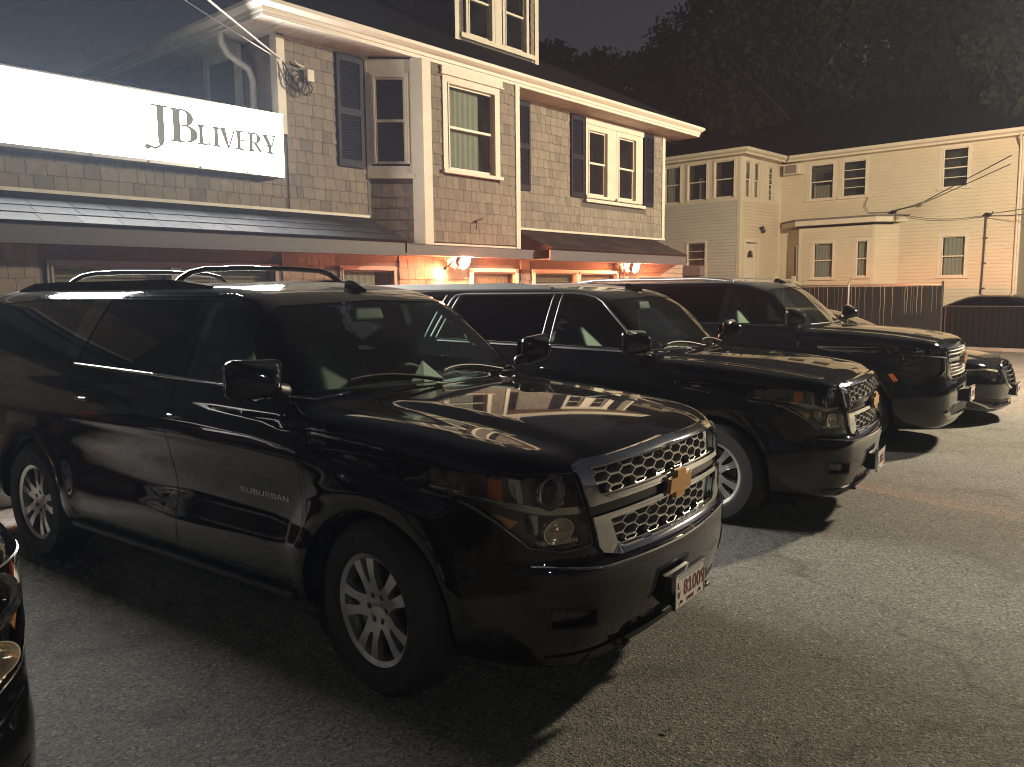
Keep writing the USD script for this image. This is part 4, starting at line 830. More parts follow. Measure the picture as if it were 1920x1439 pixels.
def make_suv(q):
    """q: proportions. x forward from the front axle, y to the car's left, z up."""
    wz = pw([.20, .33, .46, .60, .72, .84, .95, 1.04, 1.14, 1.24, 1.33, 1.42], [.86, .945, .985, .992, .984, .986, 1.002, 1.012, 1.014, 1.010, .990, .945])
    cz = pw([.45, .60, .74, .90, 1.02], [0, .35, 1.0, .4, 0])
    fz = pw(q['fz'][0], q['fz'][1]); hz = pw(q['hood'][0], q['hood'][1]); nose = q['nose']; WB = q['wb']; tail = q['tail']
    def lower(x, y, z):
        ay = np.abs(y)
        W = wz(z)
        nx = np.clip((x - .08) / .92, 0, 2); W = W - .215 * nx ** 2.3
        tx = np.clip((-WB - .5 - x) / .9, 0, 2); W = W - .05 * tx ** 2
        for cx in (0.0, -WB):
            rr = np.sqrt((x - cx) ** 2 + (z - .42) ** 2); W = W + .024 * np.exp(-((rr - .50) / .10) ** 2) * sst(.15, .4, z)
        m = sst(-WB + .45, -WB + .9, x) * (1 - sst(-.75, -.30, x)); W = W - .022 * cz(z) * m
        # shoulder ledge: crisp above the front wheel arch, softer towards the rear
        zc = np.interp(x, [-4.6, -2.6, -1.3, -.8, -.40, -.05, .30], [1.20, 1.185, 1.175, 1.155, 1.10, 1.02, .94]); hw = np.interp(x, [-2.4, -1.3, -.5, .2, .6], [.11, .065, .038, .045, .10])
        W = W - .052 * sst(zc - hw, zc + hw, z) * (1 - .7 * sst(.2, .7, x))
        ds = ay - W
        df = x - (nose - q['bow'] * (ay / .95) ** 2.2 + fz(z))
        dr = (tail - x) + .07 * (ay / .95) ** 2 + np.interp(z, [.3, .45, .75, .85, 1.3], [.06, -.02, -.02, .06, .08])
        bulge = q['bulge'] * (1 - sst(.46, .62, ay)) * sst(-.9, -.1, x)
        side_h = q.get('sidebulge', .018) * np.exp(-((ay - .80) / .12) ** 2)
        zt = np.where(x > -.60, hz(x), 1.335) - .050 * (ay / .9) ** 2 + bulge + side_h
        dt = z - zt
        zb = np.interp(x, [tail, -WB - .5, -WB + .5, -.5, .5, 1.0], [.42, .36, .32, .32, .26, .24]); db = zb - z
        d = smax(ds, df, .20); d = smax(d, dr, .18); d = smax(d, dt, q.get('edge', .085)); return smax(d, db, .06)
    def green(x, y, z):
        ay = np.abs(y); zz = z - 1.28
        wg = .960 - .31 * zz - .22 * np.clip(zz, 0, 1) ** 2.0 - .03 * np.clip((x + 1.2) / .6, 0, 1)
        ds = (ay - wg) * .92
        dw = (x - (q['ws'] - 1.08 * zz - .12 * (ay / .85) ** 2 - .10 * np.clip(zz, 0, 1) ** 2)) * .68
        zr = q['roof'] + .012 - .036 * (ay / .72) ** 2 - .085 * np.clip((x + 1.75) / .75, 0, 2) ** 2 - .030 * np.clip((-3.4 - x) / 1.1, 0, 2) ** 2
        dt = z - zr
        dr = ((tail + .04 + .40 * zz + .06 * (ay / .8) ** 2) - x) * .93
        d = smax(ds, dw, .12); d = smax(d, dr, .12); d = smax(d, dt, .11); return smax(d, 1.05 - z, .05)
    return lambda P: smin(lower(P[..., 0], P[..., 1], P[..., 2]), green(P[..., 0], P[..., 1], P[..., 2]), .035)

def make_sedan(q):
    wz = pw([.14, .25, .40, .55, .68, .78, .88, .96, 1.02], [.84, .90, .935, .945, .942, .95, .935, .90, .86])
    fz = pw([.10, .22, .40, .52, .66, .76, .84], [-.10, -.02, .02, .03, .0, -.05, -.16]); hz = pw([-1.0, -.55, .1, .5, .75, .95], [1.0, .985, .935, .875, .80, .70])
    WB, nose, tail = 3.165, .88, -4.24
    def lower(x, y, z):
        ay = np.abs(y); W = wz(z); nx = np.clip((x - .0) / .9, 0, 2); W = W - .26 * nx ** 2.2; tx = np.clip((-WB - .3 - x) / .8, 0, 2); W = W - .07 * tx ** 2
        for cx in (0.0, -WB):
            rr = np.sqrt((x - cx) ** 2 + (z - .36) ** 2); W = W + .016 * np.exp(-((rr - .43) / .09) ** 2)
        df = x - (nose - .26 * (ay / .9) ** 2.1 + fz(z)); dr = (tail - x) + .12 * (ay / .9) ** 2 + np.interp(z, [.2, .5, .9, 1.0], [.1, .0, .08, .12])
        zt = np.where(x > -.6, hz(x), np.interp(x, [tail, -3.3, -1], [1.0, 1.05, 1.0])) - .04 * (ay / .85) ** 2 + .012 * (1 - sst(.40, .55, ay)) * sst(-.9, 0, x)
        d = smax(ay - W, df, .22); d = smax(d, dr, .18); d = smax(d, z - zt, .07); return smax(d, .16 - z, .05)
    def green(x, y, z):
        ay = np.abs(y); zz = z - .98; wg = .86 - .42 * zz - .30 * np.clip(zz, 0, 1) ** 2
        dw = (x - (-.45 - 1.75 * zz - .12 * (ay / .8) ** 2 - .5 * np.clip(zz, 0, 1) ** 2)) * .48; dr = ((-3.55 + 1.5 * zz + .4 * np.clip(zz, 0, 1) ** 2) - x) * .52
        zr = 1.495 - .05 * (ay / .6) ** 2 - .10 * np.clip((x + 1.9) / .8, 0, 2) ** 2 - .10 * np.clip((-2.3 - x) / 1.0, 0, 2) ** 2
        d = smax((ay - wg) * .9, dw, .12); d = smax(d, dr, .14); d = smax(d, z - zr, .12); return smax(d, .8 - z, .05)
    return lambda P: smin(lower(P[..., 0], P[..., 1], P[..., 2]), green(P[..., 0], P[..., 1], P[..., 2]), .05)

def grad(f, P, e=.003):
    g = np.empty_like(P)
    for k in range(3):
        d = np.zeros(3); d[k] = e; g[:, k] = (f(P + d) - f(P - d)) / (2 * e)
    return g
def surface_net(f, lo, hi, h, level=0.0):
    """closed mesh of f = level with vertices moved on to the surface; returns vertices, triangles, normals"""
    n = [int(math.ceil((b - a) / h)) + 1 for a, b in zip(lo, hi)]
    ax = [a + h * np.arange(k) for a, k in zip(lo, n)]
    G = np.empty(n)
    for i, x in enumerate(ax[0]):
        Y, Z = np.meshgrid(ax[1], ax[2], indexing='ij'); G[i] = f(np.stack([np.full_like(Y, x), Y, Z], -1))
    G = G - level; S = G < 0
    cnt = np.zeros([k - 1 for k in n], int); acc = np.zeros([k - 1 for k in n] + [3])
    def corner(a, o): return a[o[0]:a.shape[0] - 1 + o[0], o[1]:a.shape[1] - 1 + o[1], o[2]:a.shape[2] - 1 + o[2]]
    for axis in range(3):
        oth = [k for k in range(3) if k != axis]
        for u in (0, 1):
            for w in (0, 1):
                o0 = [0, 0, 0]; o0[oth[0]] = u; o0[oth[1]] = w; o1 = list(o0); o1[axis] = 1
                g0, g1 = corner(G, o0), corner(G, o1); c = (g0 < 0) != (g1 < 0)
                t = np.where(c, g0 / np.where(c, g0 - g1, 1), 0); p = np.zeros(g0.shape + (3,)); p += np.array(o0); p[..., axis] += t
                cnt += c; acc += np.where(c[..., None], p, 0)
    cells = np.argwhere(cnt > 0); idx = -np.ones(cnt.shape, int); idx[tuple(cells.T)] = np.arange(len(cells))
    V = np.array(lo) + h * (cells + acc[tuple(cells.T)] / cnt[tuple(cells.T)][:, None])
    F = []
    for axis in range(3):
        a, b = [(1, 2), (2, 0), (0, 1)][axis]
        s0 = np.take(S, range(0, n[axis] - 1), axis); s1 = np.take(S, range(1, n[axis]), axis)
        e = np.argwhere(s0 != s1); ok = np.all([e[:, a] > 0, e[:, b] > 0, e[:, a] < n[a] - 1, e[:, b] < n[b] - 1], 0); e = e[ok]
        da = np.zeros(3, int); da[a] = 1; db = np.zeros(3, int); db[b] = 1
        q = np.stack([idx[tuple((e - da - db).T)], idx[tuple((e - db).T)], idx[tuple(e.T)], idx[tuple((e - da).T)]], 1)
        flip = ~S[tuple(e.T)]; q[flip] = q[flip][:, ::-1]; F.append(q)
    Q = np.vstack(F)
    for _ in range(3):
        g = grad(f, V); V = V - ((f(V) - level) / (g * g).sum(1).clip(1e-6))[:, None] * g
    N = grad(f, V); N /= np.linalg.norm(N, axis=1)[:, None]
    d0 = np.linalg.norm(V[Q[:, 0]] - V[Q[:, 2]], axis=1); d1 = np.linalg.norm(V[Q[:, 1]] - V[Q[:, 3]], axis=1); k = (d0 <= d1)[:, None]
    T = np.vstack([np.where(k, Q[:, [0, 1, 2]], Q[:, [0, 1, 3]]), np.where(k, Q[:, [0, 2, 3]], Q[:, [1, 2, 3]])])
    return V, T, N
def solid(V, F, N=None):
    P = V if N is None else np.hstack([V, N])
    m = Manifold(Mesh(np.ascontiguousarray(P, np.float32), np.ascontiguousarray(F, np.uint32)))
    if m.status() != m3.Error.NoError: raise RuntimeError(str(m.status()))
    return m
def tm_solid(m): return solid(m.vertices, m.faces)
def out(m):
    """vertices, faces, normals: the smooth normals carried through the cuts, flat ones on the cut faces"""
    q = m.to_mesh(); P, F = q.vert_properties, q.tri_verts.astype(int); V = P[:, :3]
    if P.shape[1] < 6: return meshkit.arrays(trimesh.Trimesh(V, F, process=False), 30)
    N = P[:, 3:6].copy(); ln = np.linalg.norm(N, axis=1); fn = np.cross(V[F[:, 1]] - V[F[:, 0]], V[F[:, 2]] - V[F[:, 0]]); fl = np.linalg.norm(fn, axis=1, keepdims=True); fn = fn / np.maximum(fl, 1e-12)
    good = ln > .5
    sm = good[F].all(1) & ((N[F].mean(1) * fn).sum(1) > .2)
    N[good] /= ln[good][:, None]
    flat = np.where(~sm)[0]
    V2 = np.vstack([V, V[F[flat]].reshape(-1, 3)]); N2 = np.vstack([N, np.repeat(fn[flat], 3, 0)])
    F2 = F.copy(); F2[flat] = len(V) + np.arange(len(flat) * 3).reshape(-1, 3)
    u, inv = np.unique(F2, return_inverse=True)
    return V2[u], inv.reshape(-1, 3), N2[u]
def put_solid(name, parent, m, mt):
    if m.is_empty(): return None
    V, F, N = out(m); return define(name, parent, V, F, mt, N)
def prism(poly, lo, hi, axis):
    return tm_solid((lambda m: (m.merge_vertices(), m)[1])(extr(poly, hi - lo, axis, lo)))

class Body:
    def __init__(self, f, lo, hi, h):
        self.f = f
        V, F, N = surface_net(f, lo, hi, h); self.V, self.F, self.N = V, F, N
        self.outer = solid(V, F, N)
    def off(self, d): return solid(self.V - d * self.N, self.F, self.N)
    def pane(self, d, t, cutter):
        """a thin closed sheet d below the skin"""
        k = (self.off(d) ^ cutter) - solid(self.V - (d + t) * self.N, self.F, -self.N); return k
    def xf(self, y, z, lo=-.3, hi=1.4):
        y, z = np.broadcast_arrays(np.asarray(y, float), np.asarray(z, float)); a = np.full(y.shape, lo); b = np.full(y.shape, hi)
        for _ in range(26):
            m = (a + b) / 2; ins = self.f(np.stack([m, y, z], -1)) < 0; a = np.where(ins, m, a); b = np.where(ins, b, m)
        return a
    def ys(self, x, z):
        x, z = np.broadcast_arrays(np.asarray(x, float), np.asarray(z, float)); a = np.zeros(x.shape); b = np.full(x.shape, 1.4)
        for _ in range(26):
            m = (a + b) / 2; ins = self.f(np.stack([x, m, z], -1)) < 0; a = np.where(ins, m, a); b = np.where(ins, b, m)
        return a
    def zt(self, x, y):
        x, y = np.broadcast_arrays(np.asarray(x, float), np.asarray(y, float)); a = np.full(x.shape, .7); b = np.full(x.shape, 2.2)
        for _ in range(26):
            m = (a + b) / 2; ins = self.f(np.stack([x, y, m], -1)) < 0; a = np.where(ins, m, a); b = np.where(ins, b, m)
        return a
    def front(self, poly, d0, d1, edge=.03):
        """a plate shaped like poly in (y, z) that follows the nose, from depth d0 to d1 in front of it"""
        m = extr(poly, 1.0, 'x', 0.0); v, fa = trimesh.remesh.subdivide_to_size(m.vertices, m.faces, edge * 1.0 if edge else .03) if False else sub_plate(poly, edge)
        base = self.xf(v[:, 0], v[:, 1]); return trimesh.Trimesh(np.c_[base + d0 + (d1 - d0) * v[:, 2], v[:, 0], v[:, 1]], fa, process=False)
    def side(self, poly, d0, d1, sgn, edge=.04):
        v, fa = sub_plate(poly, edge); base = self.ys(v[:, 0], v[:, 1]); y = base + d0 + (d1 - d0) * v[:, 2]
        m = trimesh.Trimesh(np.c_[v[:, 0], sgn * y, v[:, 1]], fa, process=False)
        if sgn > 0: m.invert()
        return m
def sub_plate(poly, edge):
    """triangulated plate over poly: columns (u, v, t) with t 0 at the back and 1 at the front, outline and inside split to short edges"""
    Vs, Fs, n = [], [], 0
    for g in getattr(poly, 'geoms', [poly]):
        if g.is_empty or g.area < 1e-8: continue
        g = g.segmentize(edge)
        v2, f2 = trimesh.creation.triangulate_polygon(g, engine='earcut')
        for _ in range(2 if edge < .2 and g.area > .004 else 0):
            e = np.linalg.norm(v2[f2] - v2[np.roll(f2, 1, 1)], axis=2).max()
            if e < edge * 2.5: break
            v3, f2 = trimesh.remesh.subdivide_to_size(np.c_[v2, np.zeros(len(v2))], f2, edge * 2.2, max_iter=8); v2 = v3[:, :2]
            t_ = trimesh.Trimesh(np.c_[v2, np.zeros(len(v2))], f2, process=True); v2, f2 = t_.vertices[:, :2], t_.faces
        k = len(v2); ed = np.vstack([f2[:, [0, 1]], f2[:, [1, 2]], f2[:, [2, 0]]])
        es = np.sort(ed, 1); _, ix, ct = np.unique(es, axis=0, return_index=True, return_counts=True); bd = ed[ix[ct == 1]]
        F = [f2 + k, f2[:, ::-1]]
        F.append(np.c_[bd[:, 0], bd[:, 1], bd[:, 1] + k]); F.append(np.c_[bd[:, 0], bd[:, 1] + k, bd[:, 0] + k])
        Vs.append(np.vstack([np.c_[v2, np.zeros(k)], np.c_[v2, np.ones(k)]])); Fs.append(np.vstack(F) + n); n += 2 * k
    return np.vstack(Vs), np.vstack(Fs)
def mir(poly): return affinity.scale(poly, -1, 1, origin=(0, 0))
def both(p): return unary_union([p, mir(p)])

# ---------------------------------------------------------------- wheels
def ring(r0, r1, n=72): return Point(0, 0).buffer(r1, quad_segs=n // 4).difference(Point(0, 0).buffer(r0, quad_segs=n // 4))
def dish(m, f):
    """m is extruded along y; moves it in or out along y as a function of its radius"""
    m = m.copy(); v = m.vertices.copy(); r = np.hypot(v[:, 0], v[:, 2]); v[:, 1] += f(r); m.vertices = v; return m
def spoke_wheel(style, R=.405, rim=.250, width=.27):
    """meshes of a wheel about the y axis; +y is its outer face"""
    o = {}
    sw = width / 2
    prof = [(rim + .004, -sw + .04), (rim + .012, -sw + .010), (rim + .034, -sw), (R - .045, -sw + .004), (R - .012, -sw + .035), (R, -sw + .07), (R, sw - .07), (R - .012, sw - .035), (R - .045, sw - .004), (rim + .034, sw), (rim + .012, sw - .010), (rim + .004, sw - .04), (rim + .004, -sw + .04)]
    o['tyre'] = lathe(prof, 72)
    yo = sw - .030     # outer face of the rim
    lip = lathe([(rim - .022, yo - .03), (rim - .018, yo - .002), (rim + .006, yo + .008), (rim + .012, yo - .004), (rim + .008, yo - .05), (rim - .022, yo - .05), (rim - .022, yo - .03)], 72)
    P = []
    if style == 'twin':
        n = 5
        for k in range(n):
            a = k * 72
            for s in (-1, 1):
                c = Polygon([(0, .06), (s * .046, .072), (s * .050, .14), (s * .082, rim - .012), (s * .030, rim - .008), (s * .015, .13), (0, .112)]).buffer(.003, join_style=1)
                P.append(affinity.rotate(c, a, origin=(0, 0)))
        hub = Point(0, 0).buffer(.092)
    else:
        n = 10
        for k in range(n): P.append(affinity.rotate(Polygon([(-.016, .06), (.016, .06), (.013, .16), (.022, rim - .008), (-.022, rim - .008), (-.013, .16)]), k * 36, origin=(0, 0)))
        hub = Point(0, 0).buffer(.085)
    face = unary_union(P + [hub])
    nl = 6 if style == 'twin' else 5
    lugs = [Point(.062 * math.cos(t), .062 * math.sin(t)).buffer(.014) for t in np.arange(nl) * 2 * np.pi / nl + .3]
    face = face.difference(unary_union(lugs))
    sp = extr(face, .03, 'y', yo - .032)
    v, f = trimesh.remesh.subdivide_to_size(sp.vertices, sp.faces, .06); sp = trimesh.Trimesh(v, f); dd = lambda r: -.030 * np.clip((.17 - r) / .17, 0, 1) ** 1.2
    o['rim'] = cat([dish(sp, dd), lip])
    dark = extr(face.buffer(.010, join_style=1), .035, 'y', yo - .072); v, f = trimesh.remesh.subdivide_to_size(dark.vertices, dark.faces, .06)
    o['rim_back'] = cat([dish(trimesh.Trimesh(v, f), dd), lathe([(rim - .022, yo - .05), (rim - .045, -sw + .05), (rim - .05, -sw + .05), (rim - .03, yo - .05), (rim - .022, yo - .05)], 48)] + [moved(lathe([(0, 0), (.012, 0), (.012, .03), (.008, .034), (0, .034)], 10), .062 * math.cos(t), yo - .078, .062 * math.sin(t)) for t in np.arange(nl) * 2 * np.pi / nl + .3])
    o['hub_cap'] = moved(lathe([(0, .022), (.024, .018), (.036, .006), (.038, 0), (0, 0)], 32), 0, yo - .060, 0)
    if style == 'twin': o['hub_cap'] = cat([o['hub_cap'], extr(unary_union([affinity.rotate(Polygon([(-.012, 0), (.012, 0), (.007, .06), (-.007, .06)]), k * 120 + 20, origin=(0, 0)) for k in range(3)]), .012, 'y', yo - .045)])
    o['brake_disc'] = cat([lathe([(.06, -.005), (.18, -.005), (.18, .02), (.06, .02), (.06, -.005)], 40), box(.09, .19, -.04, .05, -.06, .08)])
    return o
WHEELS = {}
def wheel(parent, kind, x, y, z, side, steer=0.0, spin=0.0, scale=1.0):
    if kind not in WHEELS: WHEELS[kind] = spoke_wheel(kind)
    w = path_for('wheel', parent); X = UsdGeom.Xform.Define(stage, w)
    c, s = math.cos(steer), math.sin(steer)
    X.AddTranslateOp().Set(Gf.Vec3d(x, y, z)); X.AddRotateZOp().Set(math.degrees(steer) + (180 if side < 0 else 0)); X.AddRotateYOp().Set(spin)
    if scale != 1: X.AddScaleOp().Set(Gf.Vec3f(scale))
    for nm, mt, sm in (('tyre', 'rubber', 35), ('rim', 'rim_face', 35), ('rim_back', 'rim_dark', 35), ('hub_cap', 'rim_face', 35), ('brake_disc', 'brake', 30)):
        put(nm, w, WHEELS[kind][nm], mt, sm)
    return w

def seat(x, y, light=False):
    """front seat: cushion, back and headrest in one upholstered body; faces +x"""
    base = hull([((x + .10, y - .20, .80), .09), ((x + .10, y + .20, .80), .09), ((x + .55, y - .19, .86), .08), ((x + .55, y + .19, .86), .08)])
    back = hull([((x + .08, y - .20, .86), .09), ((x + .08, y + .20, .86), .09), ((x - .14, y - .17, 1.42), .06), ((x - .14, y + .17, 1.42), .06)])
    head = hull([((x - .17, y - .09, 1.53), .055), ((x - .17, y + .09, 1.53), .055), ((x - .19, y - .08, 1.66), .045), ((x - .19, y + .08, 1.66), .045)])
    post = cat([cyl((x - .15, y + s, 1.40), (x - .17, y + s, 1.54), .010, 8) for s in (-.06, .06)])
    return cat([base, back, head, post])
def hexmesh(region, w, h, t, zig=.28):
    """zigzag honeycomb bars over region: rows of stretched hexagonal holes"""
    x0, y0, x1, y1 = region.bounds; holes = []
    rows = int((y1 - y0) / h) + 3; cols = int((x1 - x0) / w) + 3
    for r in range(-1, rows):
        for c in range(-1, cols):
            cx = x0 + c * w * .75 * 1.0; cy = y0 + r * h + (h / 2 if c % 2 else 0)
            hx = Polygon([(cx - w / 2 + t, cy), (cx - w * zig + t * .3, cy + h / 2 - t), (cx + w * zig - t * .3, cy + h / 2 - t), (cx + w / 2 - t, cy), (cx + w * zig - t * .3, cy - h / 2 + t), (cx - w * zig + t * .3, cy - h / 2 + t)])
            holes.append(hx)
    return region.difference(unary_union(holes))
def plate(parent, body_x, zc, lines, w=.305, h=.152, tilt=0.0, y0=0.0):
    """number plate with raised characters, facing +x"""
    p = put('number_plate', parent, rounded_box(body_x, body_x + .006, y0 - w / 2, y0 + w / 2, zc - h / 2, zc + h / 2, .0029, 6), 'plate_white', False)
    put('plate_frame', parent, cat([box(body_x - .012, body_x + .012, y0 - w / 2 - .008, y0 + w / 2 + .008, zc + h / 2, zc + h / 2 + .009), box(body_x - .012, body_x + .008, y0 - w / 2 - .008, y0 - w / 2, zc - h / 2, zc + h / 2), box(body_x - .012, body_x + .008, y0 + w / 2, y0 + w / 2 + .008, zc - h / 2, zc + h / 2), box(body_x - .012, body_x + .008, y0 - w / 2 - .008, y0 + w / 2 + .008, zc - h / 2 - .008, zc - h / 2), box(body_x - .012, body_x - .002, y0 - w / 2, y0 + w / 2, zc - h / 2, zc + h / 2)]), 'chrome', False)
    put('plate_band', p, box(body_x + .006, body_x + .0066, y0 - .12, y0 + .12, zc + h / 2 - .030, zc + h / 2 - .012), 'plate_band', False)
    for txt, yy, zz, hh in lines:
        m = meshkit.text_mesh(txt, hh, .0016, True); v = m.vertices.copy(); v[:, 0] *= .80 if hh > .05 else 1.0
        m.vertices = np.c_[body_x + .0062 + v[:, 2], y0 + yy + v[:, 0], zc + zz + v[:, 1]]; put('characters', p, m, 'plate_ink', False)
    put('bolt', p, cat([cyl((body_x, y0 + s, zc - .055), (body_x + .011, y0 + s, zc - .055), .008, 8) for s in (-.1, .1)]), 'dark_metal', False)

# ---------------------------------------------------------------- the older sport-utility (first and second car)
OLD = dict(wb=3.302, tail=-4.66, nose=.985, bow=.15, bulge=.020, ws=-.40, roof=1.872,
           fz=([.18, .28, .40, .50, .62, .70, .74, .85, 1.0, 1.10, 1.16, 1.22], [-.14, -.05, .0, .025, .035, .025, -.01, -.012, -.03, -.05, -.10, -.18]),
           hood=([-.9, -.45, .0, .4, .70, .90, 1.0], [1.315, 1.290, 1.262, 1.226, 1.185, 1.148, 1.12]))
def P2(*p): return Polygon(p)
SUV_OLD = {}
def suv_old_geometry():
    g = SUV_OLD
    if g: return g
    B = Body(make_suv(OLD), (-5.0, -1.3, .1), (1.35, 1.3, 2.05), .032); g['B'] = B
    fcav = lambda P: smax(B.f(P) + .055, smax(.62 - P[..., 2], P[..., 0] + .62 - np.where(P[..., 2] > 1.25, .35, 0), .05), .05)
    cav = solid(*surface_net(fcav, (-4.8, -1.1, .5), (-.1, 1.1, 2.0), .06)[:2])
    sk = B.off(.016); deep = B.off(.075)
    w_front = P2((-.80, 1.352), (-.98, 1.56), (-1.14, 1.705), (-1.30, 1.762), (-1.45, 1.775), (-1.475, 1.365))
    w_rear = P2((-1.565, 1.367), (-1.535, 1.777), (-2.54, 1.777), (-2.70, 1.387))
    w_quart = P2((-2.90, 1.395), (-2.76, 1.776), (-3.6, 1.774), (-4.16, 1.745), (-4.30, 1.50), (-4.33, 1.38))
    w_quarter2 = P2((-.66, 1.345), (-.77, 1.35), (-.955, 1.56), (-.93, 1.585))
    ws = both(P2((0, 1.30), (-.835, 1.33), (-.845, 1.36), (-.70, 1.715), (-.64, 1.742), (0, 1.765)))
    rw = both(P2((0, 1.32), (-.76, 1.32), (-.62, 1.70), (0, 1.72)))
    P_side = {k: prism(p, -1.3, 1.3, 'y') for k, p in (('f', w_front), ('r', w_rear), ('q', w_quart))}
    P_ws = prism(ws, -1.32, .3, 'x'); P_rw = prism(rw, -5.2, -4.1, 'x')
    hp = Polygon([(-.55, -.79), (-.30, -.82), (.35, -.80), (.70, -.74), (.90, -.66)] + [(.935 - .12 * (abs(y) / .66) ** 2, y) for y in np.linspace(-.6, .6, 13)] + [(.90, .66), (.70, .74), (.35, .80), (-.30, .82), (-.55, .79), (-.42, .4), (-.40, 0), (-.42, -.4)]).buffer(0)
    dfp = P2((-.45, .44), (-.45, 1.262), (-.56, 1.312), (-.68, 1.345), (-.90, 1.60), (-1.08, 1.742), (-1.28, 1.805), (-1.535, 1.812), (-1.545, .42))
    drp = P2((-1.552, .42), (-1.542, 1.812), (-2.62, 1.812), (-2.78, 1.36), (-2.78, 1.05), (-2.82, .80), (-2.80, .66), (-2.72, .42))
    gap = .004
    upper_cut = tm_solid(box(-.7, 1.2, -1, 1, .95, 1.6))
    skin = B.outer - sk
    hoodc = prism(hp, .9, 1.6, 'z'); hood_big = prism(hp.buffer(gap), .9, 1.6, 'z')
    hood_only = tm_solid(box(-.7, 1.2, -1.1, 1.1, 1.085, 1.6))
    hood = (skin ^ hoodc) ^ hood_only
    sides = {}
    halfL, halfR = tm_solid(box(-6, 2, .30, 1.5, 0, 2.5)), tm_solid(box(-6, 2, -1.5, -.30, 0, 2.5))
    arches = []
    for cx in (0, -OLD['wb']):
        for s in (1, -1): arches.append(Manifold.cylinder(.62, .455, .455, 72).rotate((90, 0, 0)).translate((cx, (1.25 if s > 0 else -.63), .415)))
    arch = Manifold.batch_boolean(arches, m3.OpType.Add)
    hl = P2((-.690, 1.088), (-.625, .79), (-.66, .782), (-.76, .775), (-.86, .80), (-.905, .87), (-.935, .925), (-.96, .99), (-.985, 1.06), (-.985, 1.105), (-.86, 1.098))
    hlb = both(hl)
    P_hl = prism(hlb, .32, 1.4, 'x')
    g_up = both(P2((0, .978), (.560, .968), (.590, .980), (.622, 1.085), (.612, 1.100), (0, 1.116)))
    g_lo = both(P2((0, .738), (.465, .745), (.500, .766), (.545, .872), (.535, .884), (0, .890)))
    P_gr = prism(unary_union([g_up, g_lo]), .5, 1.4, 'x')
    intake = both(P2((0, .335), (.42, .335), (.46, .36), (.44, .395), (0, .395)))
    P_in = prism(intake, .5, 1.4, 'x')
    fog = both(P2((-.62, .44), (-.82, .46), (-.84, .56), (-.64, .54)))
    P_fog = prism(fog, .3, 1.4, 'x')
    body = B.outer - cav
    for c in list(P_side.values()) + [P_ws, P_rw]: body = body - c
    body = body - arch
    dsk = B.outer - B.off(.0165)
    recess = dsk ^ Manifold.batch_boolean([prism(dfp.buffer(gap), -1.3, 1.3, 'y') ^ (halfL + halfR), prism(drp.buffer(gap), -1.3, 1.3, 'y') ^ (halfL + halfR)], m3.OpType.Add)
    body = body - recess - ((dsk ^ hood_big) ^ hood_only)
    deepcut = (B.outer - B.off(.11))
    body = body - (deepcut ^ P_hl) - ((B.outer - B.off(.06)) ^ P_gr) - ((B.outer - B.off(.05)) ^ P_in) - ((B.outer - B.off(.04)) ^ P_fog)
    # fuel door and bumper seams
    seam = P2((.30, .70), (.96, .705), (.96, .709), (.30, .704))
    body = body - ((B.outer - B.off(.012)) ^ prism(both(P2((-1.0, .735), (-.60, .715), (-.60, .719), (-1.0, .739))), .2, 1.3, 'x'))
    body = body - ((B.outer - B.off(.010)) ^ prism(P2((-.42, .74), (-.418, 1.19), (-.414, 1.19), (-.416, .74)), -1.3, 1.3, 'y'))
    g['body'] = body
    g['hood'] = hood
    for nm, poly, win in (('f', dfp, P_side['f']), ('r', drp, P_side['r'])):
        d = (skin ^ prism(poly, -1.3, 1.3, 'y')) - win - arch
        for s, H in (('L', halfL), ('R', halfR)): g['door_' + nm + s] = d ^ H
    for k in ('f', 'r', 'q'):
        for s, H in (('L', halfL), ('R', halfR)): g['glass_' + k + s] = B.pane(.005, .004, P_side[k] ^ H)
    g['ws'] = B.pane(.004, .005, P_ws); g['rw'] = B.pane(.005, .005, P_rw)
    g['lens'] = {s: B.pane(.002, .003, P_hl ^ H) for s, H in (('L', halfL), ('R', halfR))}
    g['polys'] = dict(w_front=w_front, w_rear=w_rear, w_quart=w_quart, ws=ws, hl=hl, g_up=g_up, g_lo=g_lo, intake=intake, fog=fog)
    g['pillar'] = {}
    for s, H in (('L', halfL), ('R', halfR)):      # black panels that cover the pillars between the side windows
        pz = P2((-1.478, 1.366), (-1.453, 1.776), (-1.532, 1.778), (-1.562, 1.368))
        g['pillar'][s] = B.off(-.0012) ^ prism(pz, -1.3, 1.3, 'y') ^ H
        g['pillar'][s] = g['pillar'][s] - B.off(.006)
    return g

